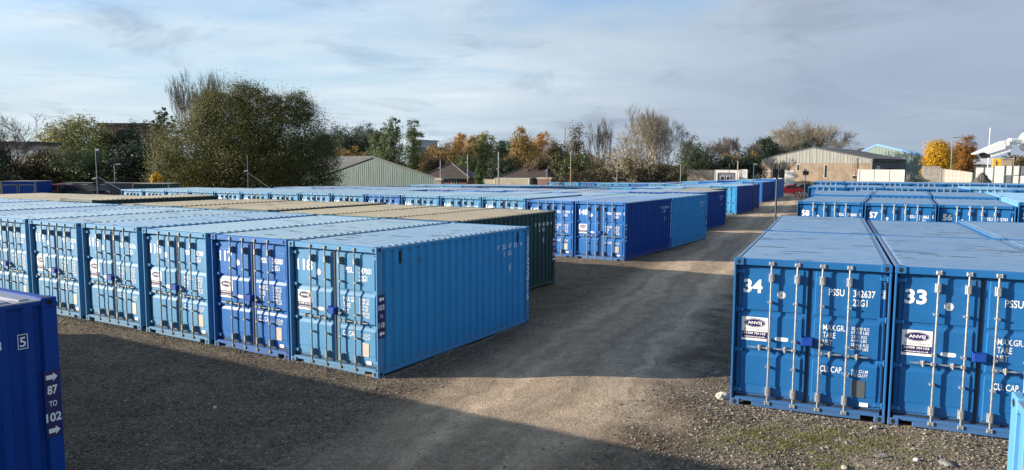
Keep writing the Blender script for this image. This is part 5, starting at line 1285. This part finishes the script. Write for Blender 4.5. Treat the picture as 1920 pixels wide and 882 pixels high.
# ------------------------------------------------------------------ poles and lamps
M_pole_b = mat("blue_painted_pole", (0.015, 0.04, 0.075), 0.5); M_pole_g = mat("grey_pole", (0.18, 0.19, 0.20), 0.5, 0.2); M_pole_w = mat("timber_pole", (0.30, 0.24, 0.17), 0.8); M_blk = mat("black_housing", (0.012, 0.012, 0.014), 0.5)
GPO = "camera and floodlight poles round the yard"
def pole(name, label, px, top, d, m, r=0.05, lamp=True, cam_h=None, brace=None, group=GPO, arm=None, twin=False, cat='pole', base=None, py=330):
    b_ = ground_at(px, d); h = at(px, top, d).z-b_.z; root = thing(name, label, cat, b_, 0, group)
    r *= 0.72
    MB().tube((0, 0, 0), (0, 0, h), r, r*0.85, 10).build("shaft", m, root)
    if lamp: 
        f = MB().cbox(-0.02, 0.30, -0.10, 0.02, h-0.22, h-0.02, 0.015).build("floodlight", M_blk, root); MB().box(0.01, 0.28, -0.108, -0.102, h-0.20, h-0.04).build("lens", M_galv, f)
    if twin:
        for s_ in (-1, 1): MB().cbox(s_*0.14-0.09, s_*0.14+0.09, -0.12, 0.03, h-0.46, h-0.12, 0.015).build("floodlight", M_blk, root); MB().box(s_*0.08-0.02, s_*0.08+0.02, -0.02, 0.02, h-0.12, h+0.06).build("bracket", M_blk, root)
        MB().box(-0.24, 0.24, -0.03, 0.03, h-0.32, h-0.26).build("cross_arm", M_blk, root)
    if cam_h:
        c = MB(); c.tube((-0.02, -0.05, h*cam_h), (-0.26, -0.16, h*cam_h-0.06), 0.045, n=8); c.box(-0.04, 0.0, -0.08, 0.0, h*cam_h-0.05, h*cam_h+0.09); c.build("camera", M_wf, root)
    if brace: MB().tube((0, 0, h*brace[0]), (brace[1], 0.3, 0.2 if len(brace) < 3 else brace[2]), 0.022, n=6).build("brace", M_galv, root)
    if arm: MB().tube((0, 0, h-0.05), (arm, 0, h+0.05), r*0.6, n=6).build("arm", m, root); MB().cbox(arm-0.05, arm+0.35*np.sign(arm), -0.1, 0.1, h-0.02, h+0.08, 0.02).build("lantern", M_galv, root)
    return root
pole("camera_pole", "blue camera pole with a slanting stay at the left end of the 148 row", 182, 278, 52.5, M_pole_b, 0.07, True, 0.62, (0.64, 2.1, 2.3))
pole("lamp_post", "small grey lamp post behind the long grey store", 215, 309, 66, M_pole_g, 0.05, False, None, None, arm=0.25)
pole("camera_pole", "thin camera pole with a stay in front of the big olive tree", 465, 290, 62, M_pole_b, 0.06, False, 0.75, (0.72, 2.6, 2.0))
pole("camera_pole", "camera pole in front of the left tiled house", 826, 299, 92, M_pole_g, 0.09, False, 0.82, (0.7, 2.4, 2.0))
pole("camera_pole", "timber camera pole left of the small cypress", 877, 290, 96, M_pole_w, 0.10, False, 0.85, (0.72, 2.6, 2.0))
pole("camera_pole", "thick pale pole right of the small cypress", 935, 285, 98, M_pole_g, 0.14, False, 0.68, (0.6, 3.0, 2.0))
pole("camera_pole", "thin pole left of the brambles", 1027, 312, 100, M_pole_b, 0.07, False, 0.9)
pole("camera_pole", "pale pole in front of the brambles", 1070, 285, 98, M_pole_w, 0.09, False, 0.7)
pole("camera_pole", "grey pole below the big bare willow", 1157, 303, 96, M_pole_g, 0.07, False, 0.6)
pole("camera_pole", "grey pole left of the weathered box bodies", 1276, 308, 96, M_pole_g, 0.08, False, 0.5)
pole("timber_post", "timber post beside the slate grey cabin", 1383, 302, 104, M_pole_w, 0.13, False)
pole("timber_post", "thin dark post behind the slate grey cabin", 1367, 306, 112, M_pole_w, 0.08, False)
pole("camera_pole", "blue floodlight pole with a stay on the farthest rows left of the track", 1413, 306, 70, M_pole_b, 0.06, True, None, (0.55, -1.9, 2.5))
pole("floodlight_pole", "dark pole with twin black floodlights behind the 34 row", 1457, 311, 27.5, M_pole_b, 0.055, False, None, None, twin=True)
pole("floodlight_pole", "smaller dark pole with twin floodlights near the red car", 1510, 318, 60, M_pole_b, 0.055, False, None, None, twin=True)
pole("timber_post", "brown post against the brick warehouse", 1596, 290, 150, M_pole_w, 0.10, False)
pole("lamp_post", "grey lamp post before the brick warehouse", 1604, 298, 150, M_pole_g, 0.08, False, arm=0.5)
pole("lamp_post", "tall grey street lamp left of the golden tree's rust neighbour", 1782, 258, 150, M_pole_g, 0.13, False, arm=1.6)
pole("mast", "tall thin white mast behind the security camera", 1851, 240, 150, M_wf, 0.12, False)
pole("timber_post", "thin brown post through the yellow sign's edge", 1878, 296, 112, M_pole_w, 0.05, False)
pole("timber_post", "brown post right of the tan building", 1899, 293, 130, M_pole_w, 0.09, False)
pole("phone_mast", "far phone mast above the autumn trees", 1058, 238, 260, M_pole_g, 0.35, False)

# ------------------------------------------------------------------ vehicles and cones
M_tyre = mat("tyre_rubber", (0.02, 0.02, 0.02), 0.8)
def car(label, pos, rz, paint, group=None, estate=False, open_tail=False):
    root = thing("parked_car", label, "car", pos, rz, group); Lc, Wc = 4.2, 1.72
    low = [(-2.1, .35), (-2.08, .72), (-1.95, .84), (-0.95, .92), (0.9 if not estate else 1.5, .94), (1.75, .92), (2.08, .82), (2.1, .40), (1.75, .24), (-1.75, .24)]
    b = MB(); b.prism([(x, -Wc/2, z) for x, z in low], (0, Wc, 0)); b.build("body", paint, root)
    top = [(-1.0, .93), (-0.35, 1.40), (0.75, 1.45), (1.45 if not estate else 1.85, 1.38 if estate else 1.0), (1.62 if not estate else 2.0, .94)]
    MB().prism([(x, -Wc/2+0.12, z) for x, z in top], (0, Wc-0.24, 0)).build("cabin", paint, root)
    for s_ in (-1, 1):
        y = s_*(Wc/2-0.115)
        MB().prism([(x, y, z) for x, z in ((-0.78, .97), (-0.30, 1.33), (0.20, 1.36), (0.20, .97))], (0, 0.01*s_, 0)).build("side_window", M_win, root)
        MB().prism([(x, y, z) for x, z in ((0.28, .97), (0.28, 1.36), (0.75, 1.37), (1.25, .99))], (0, 0.01*s_, 0)).build("side_window", M_win, root)
        for x in (-1.3, 1.3):
            w = MB().tube((x, s_*(Wc/2-0.18), 0.31), (x, s_*(Wc/2+0.01), 0.31), 0.31, n=16).build("wheel", M_tyre, root); MB().tube((x, s_*(Wc/2+0.011), 0.31), (x, s_*(Wc/2+0.02), 0.31), 0.19, n=12).build("rim", M_galv, w)
        MB().cbox(-2.115, -2.06, s_*0.62-0.16, s_*0.62+0.16, .58, .72, .02).build("headlight", M_wf, root)
        MB().cbox(2.06, 2.112, s_*0.66-0.12, s_*0.66+0.12, .62, .80, .02).build("tail_light", MATS['red_band'], root)
    a, c = (-0.99, .97), (-0.40, 1.37)
    MB().prism([(a[0]-0.01, -0.68, a[1]), (c[0]-0.01, -0.62, c[1]), (c[0]-0.01, 0.62, c[1]), (a[0]-0.01, 0.68, a[1])], (-0.02, 0, 0.015)).build("windscreen", M_win, root)
    if open_tail: MB().prism([(1.3, -0.6, 1.42), (1.3, 0.6, 1.42), (2.2, 0.58, 1.62), (2.2, -0.58, 1.62)], (0, 0, 0.06)).build("tailgate", paint, root)
    return root
def gp(px, d): p_ = ground_at(px, d); p_.z = gzf(p_.x, p_.y); return p_
BK = at(120, 360, 56); BK.z = gzf(BK.x, BK.y)
tag(MB().prism([(-9, -4, -0.5), (9, -4, -0.5), (8, -2.6, 1.55), (-8, -2.6, 1.55)], (0, 7, 0)).build("earth_bank", GM, None, BK), kind='structure')
def bank(px, d): p_ = at(px, 360, d); p_.z = BK.z+1.54; return p_
M_red = mat("red_car_paint", (0.42, 0.02, 0.03), 0.3, 0, 0.05); M_sil = mat("silver_car_paint", (0.4, 0.42, 0.44), 0.3, 0.4, 0.05); M_dkc = mat("dark_car_paint", (0.03, 0.035, 0.04), 0.3, 0.2, 0.05); M_wcar = mat("white_car_paint", (0.7, 0.7, 0.7), 0.3, 0, 0.03)
car("red car parked beyond the end of the track", gp(1479, 108), R(0), M_red)
car("dark car parked behind the traffic cones", gp(1505, 114), R(4), M_dkc)
car("silver car behind the red car beyond the track", gp(1490, 120), R(-3), M_sil)
car("white car by the dark spoil heap on the right", gp(1722, 128), R(12), M_wcar)
car("pale car at the right picture edge beyond the hoarding", gp(1903, 200), R(8), M_sil)
car("faded red car behind the left end of the container rows", bank(108, 55.5), R(15), mat("faded_red_paint", (0.36, 0.10, 0.10), 0.5, 0, 0.1))
car("dark car with its tailgate raised beside the faded red car", bank(146, 55), R(-8), M_dkc, None, True, True)
M_cone = mat("orange_cone", (0.65, 0.10, 0.03), 0.5)
for i, px in enumerate((1494, 1500, 1506, 1511, 1517)):
    root = thing("traffic_cone", "%s orange and white cone from the left beyond the track" % ORD[i], "cone", gp(px, 100+rng.uniform(-1, 1)), 0, "traffic cones beyond the track")
    MB().cbox(-0.2, 0.2, -0.2, 0.2, 0, 0.05, 0.01).build("base", M_blk, root); MB().tube((0, 0, 0.05), (0, 0, 0.40), 0.15, 0.09, 12).build("cone", M_cone, root); MB().tube((0, 0, 0.40), (0, 0, 0.62), 0.092, 0.06, 12).build("sleeve", M_wf, root); MB().tube((0, 0, 0.62), (0, 0, 0.9), 0.06, 0.025, 12).build("tip", M_cone, root)
# wire fence at the end of the track
root = thing("mesh_fence", "low green wire fence at the far end of the track", "fence", (37, 118, 0))
for k in range(8): MB().tube((k*2.4, 0, 0), (k*2.4, 0, 1.6), 0.04, n=6).build("post", M_pole_g, root)
for z in np.linspace(0.2, 1.5, 8): MB().tube((0, 0, z), (16.8, 0, z), 0.012, n=4).build("wire", M_galv, root)
simple("hedge", "low rough bank of weeds at the far end of the track", 1482, 338, 70, 128, 3500, 0.25, 'scrub', 140, None, 'low', cat='hedge', hollow=0.1)

# ------------------------------------------------------------------ security camera on its post, upper right
M_camw = mat("white_camera_housing", (0.74, 0.74, 0.73), 0.35, 0, 0.02, rnd=0)
q = at(1888, 266, 3.6)
cc = thing("security_camera", "white bullet security camera on a bracket at the upper right edge", "camera", q)
X0 = Matrix.Translation((-0.004, 0, -0.004)) @ Matrix.Rotation(R(-14), 4, 'Z') @ Matrix.Rotation(R(-19), 4, 'Y') @ Matrix.Scale(0.76, 4)   # looks along local -x
def side_prism(b, pts, hw): return b.prism([X0 @ Vector((x, -hw, z)) for x, z in pts], X0.to_3x3() @ Vector((0, 2*hw, 0)))
side_prism(MB(), [(-0.118, -0.060), (-0.006, -0.058), (0.004, -0.050), (0.004, -0.016), (-0.118, -0.016)], 0.033).build("housing", M_camw, cc)
side_prism(MB(), [(-0.150, -0.056), (-0.1185, -0.059), (-0.1185, -0.016), (-0.158, -0.016)], 0.0325).build("front_bezel", M_blk, cc)
side_prism(MB(), [(-0.196, -0.012), (-0.150, -0.015), (-0.128, -0.034), (-0.030, -0.034), (-0.022, -0.020), (0.0, -0.020), (0.006, -0.006), (0.006, 0.012), (-0.020, 0.016), (-0.196, -0.006)], 0.040).build("sunshield", M_camw, cc)
side_prism(MB(), [(-0.0205, -0.034), (-0.0185, -0.034), (-0.0185, 0.0163), (-0.0205, 0.0163)], 0.0408).build("seam", M_galv, cc)
MB().cbox(0.0045, 0.022, -0.014, 0.014, -0.046, -0.010, 0.005, M=X0).build("joint", M_galv, cc)
br = MB(); br.tube((0.002, 0, -0.016), (0.012, 0, 0.0), 0.011, n=12); br.cbox(0.006, 0.079, -0.016, 0.016, -0.013, 0.016, 0.006).build("arm", M_camw, cc)
for x in (0.026, 0.052): MB().tube((x, -0.0165, 0.001), (x, -0.0195, 0.001), 0.0035, n=8).build("bolt", M_galv, cc)
MB().tube((0.078, 0, 0.0), (0.084, 0, 0.0), 0.036, 0.045, 24).tube((0.084, 0, 0.0), (0.096, 0, 0.0), 0.045, n=24).build("mount_disc", M_camw, cc)
MB().cbox(0.0965, 0.20, -0.03, 0.03, -0.04, 0.04, 0.004).build("backplate", M_galv, cc)
root = thing("camera_post", "grey post just past the right picture edge carrying the security camera", "post", (q.x+0.2495, q.y, 0)); MB().tube((0, 0, 0), (0, 0, q.z+0.25), 0.0495, n=16).build("shaft", M_pole_g, root)

# ------------------------------------------------------------------ loose gravel, stones and weeds in the foreground
def gravel():
    r = np.random.default_rng(5); n = 230000
    y = 5.5 + 24*r.uniform(0, 1, n)**1.7; x = r.uniform(-0.85, 0.82, n)*y*0.95
    d = np.abs((x-road_x(y)+3.1)*math.cos(R(23))) + 0.6*np.sin(y*0.9)*np.cos(x*0.7)
    keep = r.uniform(0, 1, n) < np.clip((d-1.0)/2.2, 0.10, 1.0)
    x, y = x[keep], y[keep]
    # outside the containers' own footprints
    for (p0, yaw, wd, ln) in ((Vector((-4.72, 15.38)) - uA*30, YA, 32.45, 13), (Vector((3.84, 12.58)), YF, 12, 12.3), (z_fr - vZ*9 - uZ*20, YZ, 20, 9), (w_fl - vW*9, YW, 9, 9)):
        u, v = uv(yaw); a = (x-p0.x)*u.x+(y-p0.y)*u.y; c = (x-p0.x)*v.x+(y-p0.y)*v.y
        k = ~((a > 0.0) & (a < wd) & (c > 0.02) & (c < ln)); x, y = x[k], y[k]
    ex, ey = [], []
    for (p0, u, v, ln_) in ((Vector((3.84, 12.58)), uF, vF, 7.4), (Vector((-4.72, 15.38))+uA*W_, -uA, vA, 26), (Vector((-4.72, 15.38))+uA*(W_+0.02), vA, -uA, 6)):
        m = int(ln_*420); t = r.uniform(0, ln_, m); q_ = -np.abs(r.normal(size=m)*0.07)+0.03; ex.append(p0.x+u.x*t+v.x*q_); ey.append(p0.y+u.y*t+v.y*q_)
    x = np.concatenate([x]+ex); y = np.concatenate([y]+ey)
    z = gz(x, y)+undul(x, y)-0.014
    rgt = np.clip(((x-road_x(y)+3.1)*math.cos(R(23))-1.6)/1.5, 0, 1)
    s = np.exp(r.normal(-4.45, 0.36, len(x)) + 0.22*rgt)
    V, F = stones_np(np.stack([x, y, z+s*0.25], 1), s, r)
    return quads_np("gravel", V, F, [M_grav])
tag(link("gravel", gravel()), "loose grey gravel lying over the yard", kind='stuff')
def rock(label, x, y, s, m, seed, group=None):
    r = np.random.default_rng(seed); bm = bmesh.new(); bmesh.ops.create_icosphere(bm, subdivisions=2, radius=1)
    for v in bm.verts:
        k = 1+0.28*math.sin(3*v.co.x+seed)*math.cos(2.7*v.co.y+seed*2)+0.12*r.normal(); v.co = Vector((v.co.x*s[0]*k, v.co.y*s[1]*k, v.co.z*s[2]*k))
    me = bpy.data.meshes.new("rock"); bm.to_mesh(me); bm.free(); me.materials.append(m)
    o = link("rock", me, None, (x, y, gzf(x, y)+undul(x, y)-0.014+s[2]*0.35), seed); tag(o, label, "rock", group); return o
M_rk = mat("pale_limestone", (0.42, 0.39, 0.33), 0.85, 0, 0.2, 9, 0.6, 20); M_rk2 = mat("white_stone", (0.5, 0.49, 0.46), 0.8, 0, 0.1, 9, 0.4, 20); M_rk3 = mat("grey_stone", (0.17, 0.165, 0.155), 0.9, 0, 0.2, 9, 0.6, 20)
def gpt(px, py):
    X_, Y_ = (px-960)/FPX, -(py-441)/FPX; v = Vector((X_, CP+Y_*SP, -SP+Y_*CP)); k = -CAM_H/v.z; return v.x*k, v.y*k
for i, (px, py, s, m, lab) in enumerate(((1356, 745, (.13, .10, .09), M_rk, "pale rough stone by the left foot of number 34"), (1719, 862, (.065, .04, .03), M_rk2, "small white stone on the gravel below number 33"), (1775, 868, (.15, .08, .035), M_rk3, "flat grey stone right of the small white one"),
        (1655, 852, (.10, .06, .03), M_rk3, "flat dark stone left of the small white one"), (1640, 800, (.07, .05, .04), M_rk, "broken stone under the right corner of number 34"), (404, 768, (.04, .03, .03), M_rk2, "tiny white stone in the shade before number 117"),
        (1345, 700, (.08, .06, .05), M_rk3, "grey stone by the left wall of number 34"), (1585, 870, (.06, .05, .03), M_rk, "pale chip in the mossy gravel"))):
    x, y = gpt(px, py); rock(lab, x, y, s, m, 3+i)
def weeds():
    """upright blades, thin and broken up, in two places"""
    r = np.random.default_rng(9); X, Y, Hh = [], [], []
    for (px, py, sx_, sy_, n) in ((1540, 830, 0.95, 0.38, 9000), (1470, 815, 0.5, 0.25, 3200), (1560, 868, 0.12, 0.08, 700)):
        a, b = gpt(px, py); X.append(a+r.normal(size=n)*sx_); Y.append(b+r.normal(size=n)*sy_); Hh.append(r.uniform(0.015, 0.045, n))
    t = r.uniform(0, 22, 5200); fr = np.array([-4.72+2.1, 15.38-1.25])[None]-np.array([uA.x, uA.y])[None]*t[:, None]-np.array([vA.x, vA.y])[None]*np.abs(r.normal(size=5200)*0.22)[:, None]
    k = np.sin(t*3.1)+np.sin(t*1.3+1)+r.normal(size=5200)*0.5 > 0.6; X.append(fr[k, 0]); Y.append(fr[k, 1]); Hh.append(r.uniform(0.015, 0.05, k.sum()))
    x, y, h = np.concatenate(X), np.concatenate(Y), np.concatenate(Hh)
    k = np.sin(x*7.1)*np.cos(y*8.3+x*2)+r.normal(size=len(x))*0.5 > 0.1; x, y, h = x[k], y[k], h[k]; n = len(x)
    z = gz(x, y)+undul(x, y)-0.014; a = r.uniform(0, 6.28, n); ln = r.normal(size=(n, 2))*h[:, None]*0.6; w = 0.006
    P0 = np.stack([x-np.cos(a)*w, y-np.sin(a)*w, z], 1); P1 = np.stack([x+np.cos(a)*w, y+np.sin(a)*w, z], 1); P2 = np.stack([x+ln[:, 0], y+ln[:, 1], z+h], 1)
    return quads_np("weeds", np.stack([P0, P1, P2], 1).reshape(-1, 3), np.arange(3*n).reshape(-1, 3), [LM['willow']])
tag(link("weeds", weeds()), "low green weeds and moss in the gravel before number 34", kind='stuff')
# timber packers under the near containers
for (root_, lab) in ((cA[118], "timber packer under the right corner of number 118"), (cA[117], "timber packer under number 117"), (cF[33], "timber packer in the middle of the right-hand pair, under number 33"), (cF[34], "timber packer beside the pale rough stone, under number 34")):
    s_ = 1 if root_ is cA[118] else -1
    M = Matrix.Translation(root_.location) @ Matrix.Rotation(root_.rotation_euler[2], 4, 'Z'); p_ = M @ Vector((s_*0.98, 0.09, 0))
    o = MB().cbox(-0.16, 0.16, -0.06, 0.06, -0.06, 0.012, 0.006).build("timber_packer", M_wood, None, (p_.x, p_.y, 0.0), root_.rotation_euler[2]); tag(o, lab, "packer", "timber packers under the containers")
